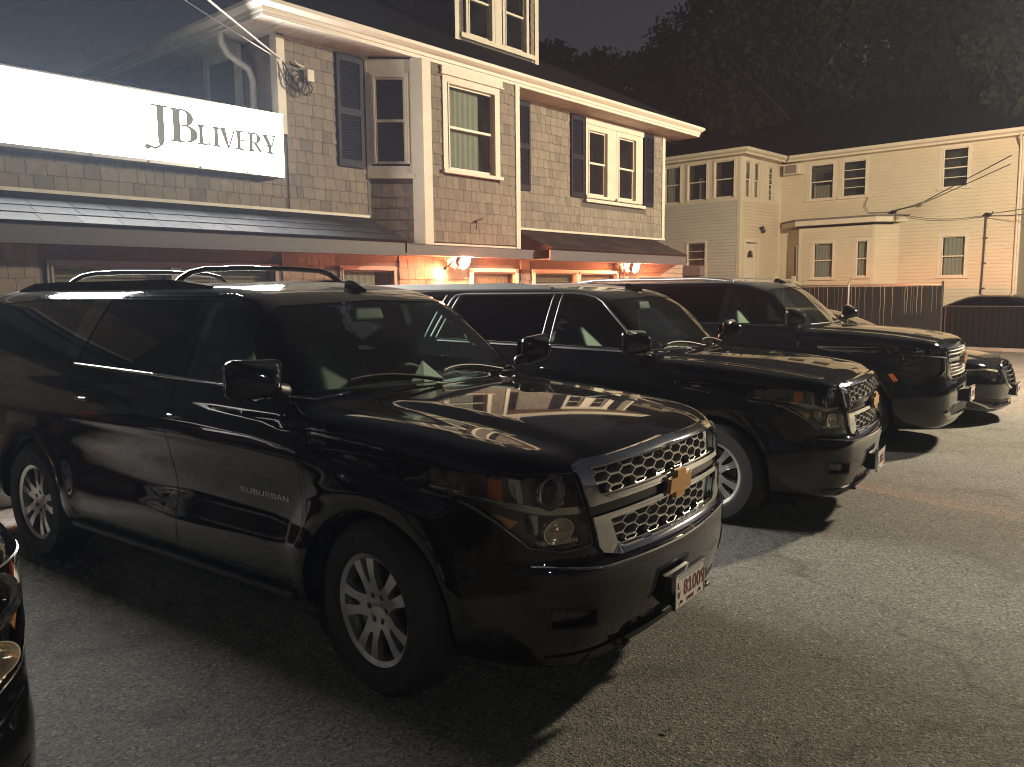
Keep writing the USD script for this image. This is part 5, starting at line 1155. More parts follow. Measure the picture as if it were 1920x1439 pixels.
def headlight_old(g, car, sgn):
    B = g['B']; hl = g['polys']['hl'] if sgn < 0 else mir(g['polys']['hl']); S = -1 if sgn < 0 else 1
    L = put_solid('headlight', car, g['lens']['R' if sgn < 0 else 'L'], 'lens_glass')
    inner = hl.buffer(-.012)
    def yz(pts): return Polygon([(S * abs(y), z) for y, z in pts])
    put('bezel', L, B.front(hl.difference(hl.buffer(-.012)), -.10, -.012, .03), 'gloss_black', 30)
    put('housing', L, B.front(inner, -.105, -.095, .03), 'lamp_cavity', 30)
    # divider between the lamps, chrome along its edge
    put('divider', L, B.front(yz([(.66, .945), (.66, .915), (.80, .925), (.90, .955), (.955, 1.0), (.955, 1.02), (.90, .985), (.80, .955)]).intersection(inner), -.09, -.018, .02), 'chrome', 30)
    # projector lamp
    py, pz = S * .775, 1.018; px = float(B.xf(py, pz)) - .055
    nrm = np.array([1.0, S * .12, 0]); 
    ringm = lathe([(.038, 0), (.056, .004), (.060, .02), (.054, .038), (.049, .032), (.042, .008), (.038, 0)], 36)
    cup = lathe([(.052, .010), (.065, .036), (.072, .046), (.070, .050), (.056, .02), (.052, .010)], 36)
    R = trimesh.transformations.rotation_matrix(-math.pi / 2, [0, 0, 1])
    def face(m):
        m = m.copy(); m.apply_transform(R); m.apply_transform(trimesh.transformations.rotation_matrix(S * .2, [0, 0, 1])); m.apply_translation([px, py, pz]); return m
    put('projector_ring', L, face(cat([ringm, cup])), 'chrome', 30)
    bl = trimesh.creation.icosphere(3, .036); bl.apply_scale([1, .7, 1]); put('projector_lens', L, face(moved(bl, 0, .004, 0)), 'gloss_black', True)
    # indicator reflector near the outer end, and a bright upright blade
    put('indicator', L, B.front(yz([(.893, 1.07), (.893, .965), (.908, .975), (.908, 1.07)]).intersection(inner), -.085, -.05, .02), 'amber', 30)
    put('reflector', L, B.front(yz([(.862, 1.075), (.855, .945), (.868, .950), (.876, 1.075)]).intersection(inner), -.06, -.028, .02), 'chrome', 30)
    by, bz = S * .752, .858; bx = float(B.xf(by, bz)) - .050
    bowl = lathe([(.000, -.035), (.020, -.032), (.040, -.018), (.054, .006), (.060, .030), (.064, .030), (.058, .004), (.043, -.022), (.0, -.040)], 32); bowl.vertices = bowl.vertices * [1.25, 1, .82]
    def face2(m):
        m = m.copy(); m.apply_transform(R); m.apply_transform(trimesh.transformations.rotation_matrix(S * .25, [0, 0, 1])); m.apply_translation([bx, by, bz]); return m
    put('reflector_bowl', L, face2(bowl), 'bowl_chrome', 30); put('lamp_bulb', L, face2(moved(trimesh.creation.icosphere(2, .012), 0, .0, 0)), 'reflector_glint', True)
    put('lens_rim', L, B.front(hl.difference(hl.buffer(-.0045)), -.004, .0035, .02), 'satin_chrome', 30)
    put('reflector', L, B.front(yz([(.700, 1.070), (.725, 1.075), (.735, .955), (.705, .955)]).intersection(inner), -.085, -.05, .02), 'reflector_glint', 30)
    put('reflector', L, B.front(yz([(.86, .90), (.905, .93), (.885, .86)]).intersection(inner), -.08, -.05, .02), 'reflector_glint', 30)
    put('reflector', L, B.front(yz([(.815, .925), (.835, .93), (.825, .85), (.815, .85)]).intersection(inner), -.07, -.035, .02), 'chrome', 30)
    for k in range(9):
        y = .665 + k * .016; put('led_facet', L, B.front(yz([(y, .800), (y + .009, .800), (y + .009, .815), (y, .815)]).intersection(inner), -.07, -.035, .02), 'reflector', False)
    put('trim_strip', L, B.front(yz([(.655, .795), (.76, .787), (.85, .812), (.85, .805), (.76, .779), (.655, .787)]).intersection(inner), -.05, -.015, .02), 'chrome', 30)

def grille_old(g, car):
    B = g['B']; p = g['polys']
    surround = both(P2((0, .715), (.50, .722), (.585, .745), (.612, .775), (.685, 1.09), (.675, 1.112), (.60, 1.125), (0, 1.142)))
    band = both(P2((0, .886), (.56, .884), (.70, .886), (.70, .905), (0, .955), (0, .886))); 
    black = both(P2((0, .912), (.70, .900), (.70, .945), (0, .956)))
    fr = surround.difference(unary_union([p['g_up'].buffer(-.004), p['g_lo'].buffer(-.004), black]))
    gp = put('grille', car, B.front(fr, -.02, .022, .025), 'chrome', 40)
    ins = unary_union([q.buffer(-.004).difference(q.buffer(-.013)) for q in (p['g_up'], p['g_lo'])])
    put('inner_rim', gp, B.front(ins, -.045, .010, .02), 'chrome', 40)
    put('black_band', gp, B.front(black.intersection(surround), -.02, .006, .03), 'gloss_black', 30)
    for q in (p['g_up'], p['g_lo']):
        put('grille_mesh', gp, B.front(hexmesh(q.buffer(-.006), .120, .046, .0037, .24), -.036, -.012, .05), 'mesh_chrome', False)
        put('grille_back_panel', gp, B.front(q.buffer(-.002), -.057, -.052, .06), 'black_plastic', 30)  # black plastic panel closing the recess behind the mesh
    bt = lambda s: Polygon([(-.098, -.030), (-.046, -.030), (-.046, -.062), (.038, -.062), (.052, -.030), (.104, -.030), (.104 - .012, .030), (.046, .030), (.046, .062), (-.038, .062), (-.052, .030), (-.104, .030)]) if False else affinity.scale(Polygon([(-.115, -.032), (-.052, -.032), (-.052, -.062), (.038, -.062), (.038, -.032), (.100, -.032), (.115, .032), (.052, .032), (.052, .062), (-.038, .062), (-.038, .032), (-.100, .032)]), s, s, origin=(0, 0))
    x0 = float(B.xf(0, .93)) + .012
    em = put('emblem', gp, moved(extr(affinity.translate(bt(1.0).buffer(.008, join_style=2), 0, .93), .02, 'x', 0), x0), 'chrome', False)
    t = extr(affinity.translate(bt(1.0), 0, .93), .014, 'x', .02); put('emblem_face', em, moved(t, x0), 'gold', False)
    for s in (1, -1):     # slim body-coloured blade between grille and headlight
        put('headlight_trim', car, B.front((lambda q: mir(q) if s < 0 else q)(P2((.612, .775), (.685, 1.09), (.692, 1.09), (.622, .775))), -.01, .010, .03), 'gloss_black', 30)

def old_suv(name, label, loc, rotz, steer, plate_lines, chrome_trim, crossbars, paint_m, group):
    g = suv_old_geometry(); B = g['B']; p = g['polys']
    car = thing(name, label, 'car', loc, rotz, group)
    body = put_solid('body', car, g['body'], paint_m)
    put_solid('hood', car, g['hood'], paint_m)
    put_solid('windshield', car, g['ws'], 'windshield_glass'); put_solid('rear_window', car, g['rw'], 'privacy_glass')
    for s, sg_ in (('R', -1), ('L', 1)):
        for k, gm in (('f', 'side_glass'), ('r', 'privacy_glass')):
            d = put_solid('door', car, g['door_' + k + s], paint_m)
            put_solid('window', d, g['glass_' + k + s], gm)
            hx, hz_ = (-1.40, 1.165) if k == 'f' else (-2.44, 1.185)
            yb = float(B.ys(hx, hz_))
            h = tube([(hx - .11, 0, hz_), (hx - .10, .028, hz_), (hx - .05, .038, hz_ + .002), (hx + .05, .038, hz_ + .002), (hx + .10, .028, hz_), (hx + .11, 0, hz_)], .011, 8); v = h.vertices.copy(); v[:, 1] = sg_ * (yb + v[:, 1]); h.vertices = v
            if sg_ < 0: h.invert()
            put('handle', d, h, paint_m, True)
            if k == 'f':
                tx = meshkit.text_mesh('SUBURBAN', .030, .004); v = tx.vertices.copy(); wv = v[:, 0].max(); v[:, 0] = v[:, 0] / wv * .39
                x_ = -.955 + v[:, 0] if sg_ < 0 else -.565 - v[:, 0]
                v2 = np.c_[x_, np.zeros(len(v)), .812 + v[:, 1]]; v2[:, 1] = sg_ * (B.ys(v2[:, 0], v2[:, 2]) + v[:, 2] - .0005); tx.vertices = v2
                put('badge', d, tx, 'chrome', False)
        put_solid('quarter_window', car, g['glass_q' + s], 'privacy_glass'); put_solid('pillar_panel', car, g['pillar'][s], 'gloss_black')
        belt = P2((-.52, 1.290), (-.50, 1.310), (-.62, 1.326), (-.80, 1.345), (-1.5, 1.362), (-2.70, 1.383), (-2.72, 1.373), (-1.5, 1.350), (-.80, 1.330))
        bx_ = np.array([-.50, -.53, -.62, -.80, -1.1, -1.5, -2.0, -2.4, -2.71]); bz_ = np.array([1.312, 1.298, 1.312, 1.336, 1.347, 1.355, 1.365, 1.372, 1.378])
        put('belt_moulding', car, tube(np.c_[bx_, sg_ * (B.ys(bx_, bz_) + .002), bz_], .009, 10), 'chrome', True)
        if chrome_trim:
            tp = np.array(LineString([(-.62, 1.335), (-.80, 1.50), (-.98, 1.660), (-1.06, 1.725), (-1.14, 1.765), (-1.24, 1.79), (-1.36, 1.800), (-2.52, 1.800), (-2.62, 1.79), (-2.66, 1.75), (-2.80, 1.40)]).segmentize(.06).coords)
            put('window_trim', car, tube(np.c_[tp[:, 0], sg_ * (B.ys(tp[:, 0], tp[:, 1]) + .003), tp[:, 1]], .010, 8), 'satin_chrome', True)
            for a, b in (((-1.475, 1.37), (-1.45, 1.79)), ((-1.565, 1.37), (-1.535, 1.79)), ((-2.74, 1.39), (-2.58, 1.79)), ((-2.88, 1.39), (-2.74, 1.79))):
                tp = np.array(LineString([a, b]).segmentize(.06).coords); put('pillar_trim', car, tube(np.c_[tp[:, 0], sg_ * (B.ys(tp[:, 0], tp[:, 1]) + .003), tp[:, 1]], .006, 8), 'satin_chrome', True)
            bp = P2((-.52, 1.285), (-.50, 1.312), (-.62, 1.330), (-.80, 1.348), (-1.5, 1.366), (-2.70, 1.388), (-2.72, 1.362), (-1.5, 1.338), (-.80, 1.318)); put('belt_strip', car, B.side(bp, -.002, .006, sg_, .04), 'satin_chrome', 30)
        else: put('window_trim', car, B.side(LineString([(-.90, 1.64), (-1.14, 1.770), (-1.32, 1.803), (-2.58, 1.803)]).buffer(.006), -.002, .006, sg_, .03), 'gloss_black', 30)
        # mirror
        my = sg_ * 1.125
        m = hull([((-.58, my - sg_ * .10, 1.36), .045), ((-.58, my - sg_ * .10, 1.46), .045), ((-.60, my + sg_ * .10, 1.37), .045), ((-.60, my + sg_ * .10, 1.47), .045), ((-.50, my - sg_ * .02, 1.39), .05), ((-.50, my - sg_ * .02, 1.43), .05)])
        mm = put('mirror', car, m, paint_m, 40)
        put('mirror_cap', mm, hull([((-.565, my - sg_ * .105, 1.475), .030), ((-.585, my + sg_ * .105, 1.487), .030), ((-.52, my, 1.450), .03)]), 'paint_black' if not chrome_trim else 'steel', 40)
        put('mirror_foot', mm, hull([((-.60, sg_ * .95, 1.35), .035), ((-.58, my - sg_ * .08, 1.37), .035)]), 'black_plastic', 40)
        put('mirror_glass', mm, box(-.652, -.648, my - sg_ * .12, my + sg_ * .12, 1.36, 1.48), 'chrome', False)
        # roof rail
        if True:
            xs = np.linspace(-4.05, -1.62, 30); yy = sg_ * .635; zz = B.zt(xs, np.full_like(xs, yy)); lift = .040 * np.minimum(1, np.minimum((xs + 4.05) / .25, (-1.62 - xs) / .40))
            V = []; 
            for x_, z_, l in zip(xs, zz, lift): V += [(x_, yy - .032, z_ - .01), (x_, yy - .026, z_ + .006 + l), (x_, yy + .026, z_ + .006 + l), (x_, yy + .032, z_ - .01)]
            F = []
            for i in range(29):
                for k in range(3): a_, b_ = i * 4 + k, i * 4 + k + 1; F += [[a_, b_, b_ + 4], [a_, b_ + 4, a_ + 4]]
            rl = trimesh.Trimesh(V, F, process=False); rl.fix_normals(); put('roof_rail', car, rl, 'paint_black' if crossbars else 'satin_chrome', 30)
        headlight_old(g, car, sg_)
        put('tow_hook', car, tube([(float(B.xf(sg_ * .42, .31)) - .04, sg_ * .40, .30), (float(B.xf(sg_ * .42, .31)) + .03, sg_ * .40, .30), (float(B.xf(sg_ * .42, .31)) + .03, sg_ * .46, .30), (float(B.xf(sg_ * .42, .31)) - .04, sg_ * .46, .30)], .012, 8), 'dark_metal', True)
        fp = p['fog'] if sg_ < 0 else p['fog']
        fq = fp.intersection(sbox(-2, 0, 0, 2) if sg_ < 0 else sbox(0, 0, 2, 2))
        fl = put('fog_lamp', car, B.front(fq.buffer(-.002), -.036, -.028, .03), 'lens_glass', 30); put('bezel', fl, B.front(fq.difference(fq.buffer(-.012)), -.03, .004, .03), 'black_plastic', 30)
        put('tail_lamp', car, B.side(P2((-4.42, 1.02), (-4.60, 1.02), (-4.50, 1.45), (-4.40, 1.45)), .0, .012, sg_, .04), 'red_lens', 30)
        put('running_board', car, rounded_box(-2.75, -.55, min(sg_ * .80, sg_ * 1.0), max(sg_ * .80, sg_ * 1.0), .335, .375, .012), 'black_plastic', 30)
        for x_ in (0, -OLD['wb']): put('wheel_well_liner', car, extr(affinity.translate(ring(.440, .452).intersection(sbox(-1, -.02, 1, 1)), x_, .415), .32, 'y', .63 if sg_ > 0 else -.95), 'black_plastic', 30)
        wheel(car, 'twin', 0, sg_ * .860, .403, sg_, steer, 20 if sg_ < 0 else 5); wheel(car, 'twin', -OLD['wb'], sg_ * .860, .403, sg_, 0, -14 if sg_ < 0 else 31)
    if crossbars:
        for x_ in (-3.33, -1.98):
            ys_ = np.array([-.63, -.61, -.55, -.45, -.2, .2, .45, .55, .61, .63]); zz = float(B.zt(x_, .63)) + np.array([.03, .05, .085, .108, .118, .118, .108, .085, .05, .03])
            b = tube(np.c_[np.full(10, x_), ys_, zz], .017, 10); v = b.vertices; b.vertices = np.c_[x_ + (v[:, 0] - x_) * 1.9, v[:, 1], v[:, 2]]; put('cross_bar', car, b, 'gloss_black', True)
    grille_old(g, car)
    put('bumper_valance', car, B.front(both(P2((0, .262), (.62, .262), (.78, .30), (.80, .335), (.50, .325), (0, .325))), -.03, .010, .04), 'black_plastic', 30)
    put('bumper_ledge', car, B.front(both(P2((0, .676), (.60, .690), (.86, .725), (.86, .733), (.60, .700), (0, .686))), -.01, .012, .04), 'chrome', 30)
    put('lower_intake', car, B.front(p['intake'].buffer(-.002), -.045, -.04, .05), 'black_plastic', 30)
    xp_ = float(B.xf(0, .46)) + .055
    put('plate_bracket', car, rounded_box(xp_ - .09, xp_ - .012, -.152, .10, .395, .525, .008), 'black_plastic', 30)
    plate(car, xp_, .462, plate_lines)
    # cowl, wipers, aerial
    cw = both(P2((0, -.36), (.80, -.55), (.80, -.66), (.4, -.56), (0, -.47)))
    vv, ff = sub_plate(affinity.affine_transform(cw, [0, 1, 1, 0, 0, 0]), .04); put('cowl', car, trimesh.Trimesh(np.c_[vv[:, 0], vv[:, 1], 1.285 - .04 * (np.abs(vv[:, 1]) / .9) ** 2 + .012 * vv[:, 2]], ff[:, ::-1], process=False), 'black_plastic', 30)
    for y0, y1 in ((.62, .05), (-.02, -.60)):
        pts = []
        for t in np.linspace(0, 1, 8):
            y_ = y0 + (y1 - y0) * t; z_ = 1.315 + .055 * math.sin(t * 2.2); 
            a_ = -.1; xx = np.linspace(-1.0, 0, 200); ins = B.f(np.stack([xx, np.full(200, y_), np.full(200, z_)], -1)) < 0; x_ = xx[ins].max() if ins.any() else -.45
            pts.append((x_ + .018, y_, z_ + .012))
        put('wiper', car, cat([tube(pts, .008, 6), tube([np.array(q) - [.006, 0, .010] for q in pts], .006, 6)]), 'black_plastic', True)
    fx = -.66 if crossbars else -.72
    xx = -1.12; zz = float(B.zt(xx, 0)); fin = Polygon([(xx + .09, 0), (xx + .06, .018), (xx - .03, .062), (xx - .055, .066), (xx - .075, .05), (xx - .085, 0)])
    put('aerial_fin', car, cat([extr(affinity.translate(fin, 0, zz - .004), .03, 'y', -.015), hull([((xx + .08, 0, zz + .0), .012), ((xx - .08, .03, zz), .012), ((xx - .08, -.03, zz), .012), ((xx, 0, zz + .012), .012)])]), 'gloss_black', 30)
    # interior
    put('dashboard', car, cat([hull([((-.62, -.80, 1.20), .08), ((-.62, .80, 1.20), .08), ((-.95, -.78, 1.18), .09), ((-.95, .78, 1.18), .09), ((-.95, -.76, .95), .09), ((-.95, .76, .95), .09)]), hull([((-.90, .25, 1.26), .05), ((-.90, .62, 1.26), .05), ((-.72, .44, 1.25), .04)])]), 'interior', 40)
    sw = trimesh.creation.torus(.185, .016, 40, 10); T = trimesh.transformations.rotation_matrix(math.radians(64), [0, 1, 0]); sw.apply_transform(T)
    sp_ = cat([sw, tube([(-.0, -.18, 0), (0, 0, 0), (0, .18, 0)], .018, 6), hull([((0, 0, .0), .05), ((.12, 0, -.05), .03)])]); put('steering_wheel', car, moved(sp_, -1.06, .44, 1.17), 'interior', 30)
    for y_ in (-.44, .44): put('seat', car, seat(-1.72, y_), 'seat', 40)
    for y_ in (-.42, .42): put('seat', car, moved(seat(-2.75, y_), 0, 0, 0), 'seat', 40)
    put('rear_seat', car, hull([((-3.7, -.55, .95), .1), ((-3.7, .55, .95), .1), ((-3.85, -.55, 1.42), .07), ((-3.85, .55, 1.42), .07)]), 'seat', 40)
    put('rear_view_mirror', car, hull([((-1.02, -.10, 1.66), .022), ((-1.02, .10, 1.66), .022), ((-1.03, -.09, 1.70), .022), ((-1.03, .09, 1.70), .022)]), 'interior', 40)
    for y_ in (-.36, .36): put('sun_visor', car, box(-1.20, -1.06, y_ - .2, y_ + .2, 1.735, 1.755), 'headliner', False)
    put('floor', car, box(-4.3, -.7, -.85, .85, .60, .66), 'interior', False)
    return car, B
# ---------------------------------------------------------------- the newer sport-utility (third car)
NEW = dict(wb=3.07, tail=-4.36, nose=.99, bow=.16, bulge=.014, sidebulge=.024, ws=-.42, roof=1.865, edge=.07,
           fz=([.18, .28, .40, .50, .60, .70, .78, .90, 1.0, 1.10, 1.17, 1.22], [-.14, -.04, .01, .03, .03, .02, -.01, -.015, -.02, -.03, -.07, -.16]),
           hood=([-.9, -.45, .0, .4, .70, .90, 1.0], [1.32, 1.305, 1.285, 1.255, 1.215, 1.178, 1.13]))
ZS = 1.03
def new_suv(name, label, loc, rotz):
    f0 = make_suv(NEW); f = lambda P: f0(P / np.array([1, 1, ZS]))
    B = Body(f, (-5.1, -1.3, .1), (1.4, 1.3, 2.12), .04)
    fcav = lambda P: smax(f(P) + .055, smax(.66 - P[..., 2], P[..., 0] + .62 - np.where(P[..., 2] > 1.29, .35, 0), .05), .05)
    cav = solid(*surface_net(fcav, (-4.9, -1.1, .5), (-.1, 1.1, 2.05), .07)[:2])
    wf = P2((-.72, 1.375), (-.98, 1.62), (-1.14, 1.755), (-1.30, 1.812), (-1.45, 1.825), (-1.475, 1.395))
    wr = P2((-1.565, 1.397), (-1.535, 1.827), (-2.5, 1.827), (-2.74, 1.415)); wq = P2((-2.95, 1.42), (-2.72, 1.822), (-3.4, 1.815), (-3.85, 1.76), (-4.0, 1.41))
    ws = both(P2((0, 1.345), (-.835, 1.375), (-.845, 1.40), (-.70, 1.765), (-.64, 1.792), (0, 1.815)))
    S = {k: prism(p, -1.3, 1.3, 'y') for k, p in (('f', wf), ('r', wr), ('q', wq))}; Pw = prism(ws, -1.32, .3, 'x')
    halfL, halfR = tm_solid(box(-6, 2, .30, 1.5, 0, 2.5)), tm_solid(box(-6, 2, -1.5, -.30, 0, 2.5))
    hl = both(P2((.66, 1.125), (.985, 1.15), (.985, 1.095), (.66, 1.060))); pocket = both(P2((.665, 1.035), (.94, 1.06), (.95, .90), (.86, .80), (.74, .84), (.675, .90)))
    gr = both(P2((0, .79), (.50, .80), (.58, .85), (.625, 1.10), (.60, 1.135), (0, 1.165)))
    body = B.outer - cav
    for c in list(S.values()) + [Pw]: body = body - c
    for cx in (0, -NEW['wb']):
        for s in (1, -1): body = body - Manifold.cylinder(.62, .465, .465, 64).rotate((90, 0, 0)).translate((cx, (1.25 if s > 0 else -.63), .415))
    d06 = B.outer - B.off(.06)
    body = body - (d06 ^ prism(hl, .2, 1.5, 'x')) - (d06 ^ prism(gr, .5, 1.5, 'x')) - ((B.outer - B.off(.03)) ^ prism(pocket, .3, 1.5, 'x'))
    for xs_ in (-.47, -1.55, -2.60): body = body - ((B.outer - B.off(.010)) ^ prism(P2((xs_, .46), (xs_ + .005, .46), (xs_ + .005, 1.36), (xs_, 1.36)), -1.3, 1.3, 'y'))
    hp = LineString([(-.5, -.80), (.3, -.80), (.80, -.70), (.90, -.5), (.95, 0), (.90, .5), (.80, .70), (.3, .80), (-.5, .80)]).buffer(.003); body = body - ((B.outer - B.off(.012)) ^ prism(hp, 1.1, 1.7, 'z'))
    car = thing(name, label, 'car', loc, rotz)
    put_solid('body', car, body, 'paint_black'); put_solid('windshield', car, B.pane(.004, .005, Pw), 'windshield_glass')
    for s, H in ((-1, halfR), (1, halfL)):
        for k, gm in (('f', 'side_glass'), ('r', 'privacy_glass'), ('q', 'privacy_glass')): put_solid('window', car, B.pane(.005, .004, S[k] ^ H), gm)
        put('belt_moulding', car, B.side(P2((-.52, 1.335), (-.80, 1.375), (-2.8, 1.41), (-2.8, 1.398), (-.80, 1.360)), -.002, .007, s, .05), 'chrome', 30)
        hq = hl.intersection(sbox(0, 0, 2, 2) if s > 0 else sbox(-2, 0, 0, 2)); L = put('headlight', car, B.front(hq.buffer(-.002), -.006, -.002, .03), 'lens_glass', 30)
        put('housing', L, B.front(hq, -.058, -.05, .03), 'lamp_cavity', 30)
        for k in range(3):
            yy = s * (.72 + .085 * k); put('projector_lens', L, B.front(Point(yy, 1.095 + .006 * k).buffer(.022), -.05, -.02, .02), 'chrome', 30)
        q1 = lambda p: p if s > 0 else mir(p)
        put('light_blade', car, B.front(q1(P2((.60, 1.028), (.66, 1.05), (.97, 1.085), (.97, 1.072), (.66, 1.034), (.60, 1.012))), -.005, .012, .03), 'chrome', 30)
        put('light_blade', car, B.front(q1(P2((.655, 1.035), (.668, 1.035), (.678, .91), (.73, .86), (.72, .85), (.664, .90))), -.01, .010, .03), 'chrome', 30)
        put('corner_pocket', car, B.front(q1(pocket.intersection(sbox(0, 0, 2, 2))).buffer(-.001), -.029, -.024, .04), 'black_plastic', 30)
        put('side_marker', car, B.side(P2((.40, .865), (.445, .875), (.50, .80), (.455, .785)), 0, .006, s, .03), 'amber', 30)
        my = s * 1.14; m = put('mirror', car, hull([((-.58, my - s * .10, 1.42), .045), ((-.58, my - s * .10, 1.52), .045), ((-.60, my + s * .10, 1.43), .045), ((-.60, my + s * .10, 1.53), .045), ((-.50, my, 1.46), .06)]), 'paint_black', 40)
        put('mirror_foot', m, hull([((-.62, s * .95, 1.41), .03), ((-.58, my - s * .08, 1.43), .03)]), 'black_plastic', 40)
        xs = np.linspace(-3.75, -1.5, 24); yy = s * .64; zz = B.zt(xs, np.full_like(xs, yy)); put('roof_rail', car, tube(np.c_[xs, np.full(24, yy), zz + .03 * np.minimum(1, np.minimum((xs + 3.75) / .3, (-1.5 - xs) / .4))], .022, 8), 'steel', True)
        wheel(car, 'multi', 0, s * .865, .41, s, 0, 8, 1.01); wheel(car, 'multi', -NEW['wb'], s * .865, .41, s, 0, 21, 1.01)
    fr = both(P2((0, .775), (.52, .785), (.61, .84), (.655, 1.11), (.62, 1.15), (0, 1.182)))
    gp = put('grille', car, B.front(fr.difference(gr.buffer(-.004)), -.01, .016, .03), 'chrome', 40); put('grille_back_panel', gp, B.front(gr.buffer(-.002), -.058, -.052, .06), 'black_plastic', 30)
    for z, h in ((1.135, .010), (1.105, .012), (1.065, .018), (1.005, .034), (.945, .018), (.91, .012), (.872, .012), (.832, .014)):
        put('grille_bar', gp, B.front(gr.intersection(sbox(-1, z - h / 2, 1, z + h / 2)).buffer(-.001), -.045, -.002, .05), 'mesh_chrome', False)
    for z in (1.12, .927, .89, .85):
        put('grille_dash', gp, B.front(unary_union([gr.intersection(sbox(c, z - .005, c + .05, z + .005)) for c in np.arange(-.55, .55, .085)]), -.048, -.02, .06), 'mesh_chrome', False)
    bt = Polygon([(-.115, -.032), (-.052, -.032), (-.052, -.062), (.038, -.062), (.038, -.032), (.100, -.032), (.115, .032), (.052, .032), (.052, .062), (-.038, .062), (-.038, .032), (-.100, .032)])
    x0 = float(B.xf(0, 1.0)) + .004; em = put('emblem', gp, moved(extr(affinity.translate(bt.buffer(.008, join_style=2), 0, 1.0), .02, 'x', 0), x0), 'chrome', False); put('emblem_face', em, moved(extr(affinity.translate(bt, 0, 1.0), .014, 'x', .02), x0), 'gold', False)
    put('skid_trim', car, B.front(both(P2((0, .365), (.58, .365), (.70, .44), (.64, .46), (.55, .405), (0, .405))), -.01, .02, .04), 'chrome', 40)
    put('lower_intake', car, B.front(both(P2((0, .42), (.52, .42), (.58, .47), (.50, .53), (0, .53))), -.02, .004, .05), 'black_plastic', 30)
    xp_ = float(B.xf(0, .60)) + .07; put('plate_bracket', car, rounded_box(xp_ - .10, xp_ - .012, -.15, .15, .52, .66, .008), 'black_plastic', 30)
    plate(car, xp_, .60, [('82247', -.075, -.030, .066), ('L', -.135, .010, .030), ('V', -.137, -.034, .030)])
    for y0, y1 in ((.62, .05), (-.02, -.60)):
        pts = [(-.47 - .12 * (y_ / .85) ** 2 - .02, y_, 1.375) for y_ in np.linspace(y0, y1, 6)]; put('wiper', car, tube(pts, .010, 6), 'black_plastic', True)
    xx = -1.12; zz = float(B.zt(xx, 0)); fin = Polygon([(xx + .09, 0), (xx + .06, .018), (xx - .03, .062), (xx - .055, .066), (xx - .075, .05), (xx - .085, 0)])
    put('aerial_fin', car, extr(affinity.translate(fin, 0, zz - .004), .03, 'y', -.015), 'gloss_black', 30)
    put('dashboard', car, hull([((-.62, -.80, 1.24), .08), ((-.62, .80, 1.24), .08), ((-.95, -.78, 1.20), .09), ((-.95, .78, 1.20), .09), ((-.95, -.76, .95), .09), ((-.95, .76, .95), .09)]), 'interior', 40)
    sw = trimesh.creation.torus(.185, .016, 40, 10); sw.apply_transform(trimesh.transformations.rotation_matrix(math.radians(64), [0, 1, 0])); put('steering_wheel', car, moved(cat([sw, tube([(0, -.18, 0), (0, 0, 0), (0, .18, 0)], .018, 6)]), -1.04, .44, 1.24), 'steel', 30)
    for y_ in (-.44, .44): put('seat', car, moved(seat(-1.72, y_), 0, 0, .04), 'seat_light', 40)
    for y_ in (-.44, .44): put('seat', car, moved(seat(-2.75, y_), 0, 0, .04), 'seat_light', 40)
    put('floor', car, box(-4.0, -.7, -.85, .85, .64, .70), 'interior', False)
    return car

# ---------------------------------------------------------------- black sedans
SEDAN = {}
def sedan_geometry():
    g = SEDAN
    if g: return g
    f = make_sedan({}); B = Body(f, (-4.5, -1.2, .0), (1.2, 1.2, 1.65), .04); g['B'] = B
    fcav = lambda P: smax(f(P) + .05, smax(.5 - P[..., 2], np.maximum(P[..., 0] + .75 - np.where(P[..., 2] > .99, .25, 0), -3.7 - P[..., 0]), .05), .05)
    cav = solid(*surface_net(fcav, (-4.0, -1.1, .35), (-.2, 1.1, 1.6), .07)[:2])
    wf = P2((-.98, 1.02), (-1.35, 1.27), (-1.62, 1.385), (-1.86, 1.41), (-1.88, 1.035)); wr = P2((-1.96, 1.035), (-1.94, 1.41), (-2.5, 1.37), (-2.95, 1.20), (-3.15, 1.06))
    ws = both(P2((0, 1.0), (-.72, 1.03), (-.56, 1.36), (0, 1.41))); rw = both(P2((0, 1.06), (-.68, 1.08), (-.50, 1.36), (0, 1.40)))
    S = {k: prism(p, -1.2, 1.2, 'y') for k, p in (('f', wf), ('r', wr))}; Pw = prism(ws, -1.75, .2, 'x'); Pr = prism(rw, -4.2, -2.35, 'x')
    hL, hR = tm_solid(box(-6, 2, .25, 1.5, 0, 2.5)), tm_solid(box(-6, 2, -1.5, -.25, 0, 2.5))
    gr = both(P2((0, .47), (.30, .475), (.40, .52), (.445, .72), (.42, .765), (0, .785))); hl = both(P2((.50, .735), (.74, .765), (.925, .755), (.93, .71), (.86, .64), (.70, .585), (.56, .60)))
    low = both(P2((0, .24), (.62, .25), (.82, .33), (.78, .36), (.45, .33), (0, .33)))
    body = B.outer - cav
    for c in list(S.values()) + [Pw, Pr]: body = body - c
    for cx in (0, -3.165):
        for s in (1, -1): body = body - Manifold.cylinder(.5, .385, .385, 64).rotate((90, 0, 0)).translate((cx, (1.15 if s > 0 else -.65), .355))
    d = B.outer - B.off(.05); body = body - (d ^ prism(gr, .4, 1.4, 'x')) - (d ^ prism(hl, .1, 1.4, 'x')) - (d ^ prism(low, .3, 1.4, 'x'))
    for xs_ in (-.62, -1.92, -3.0): body = body - ((B.outer - B.off(.010)) ^ prism(P2((xs_, .26), (xs_ + .005, .26), (xs_ + .005, 1.0), (xs_, 1.0)), -1.2, 1.2, 'y'))
    g.update(body=body, ws=B.pane(.004, .005, Pw), rw=B.pane(.004, .005, Pr), gr=gr, hl=hl, low=low, side=[B.pane(.005, .004, S[k] ^ H) for k in ('f', 'r') for H in (hL, hR)])
    return g
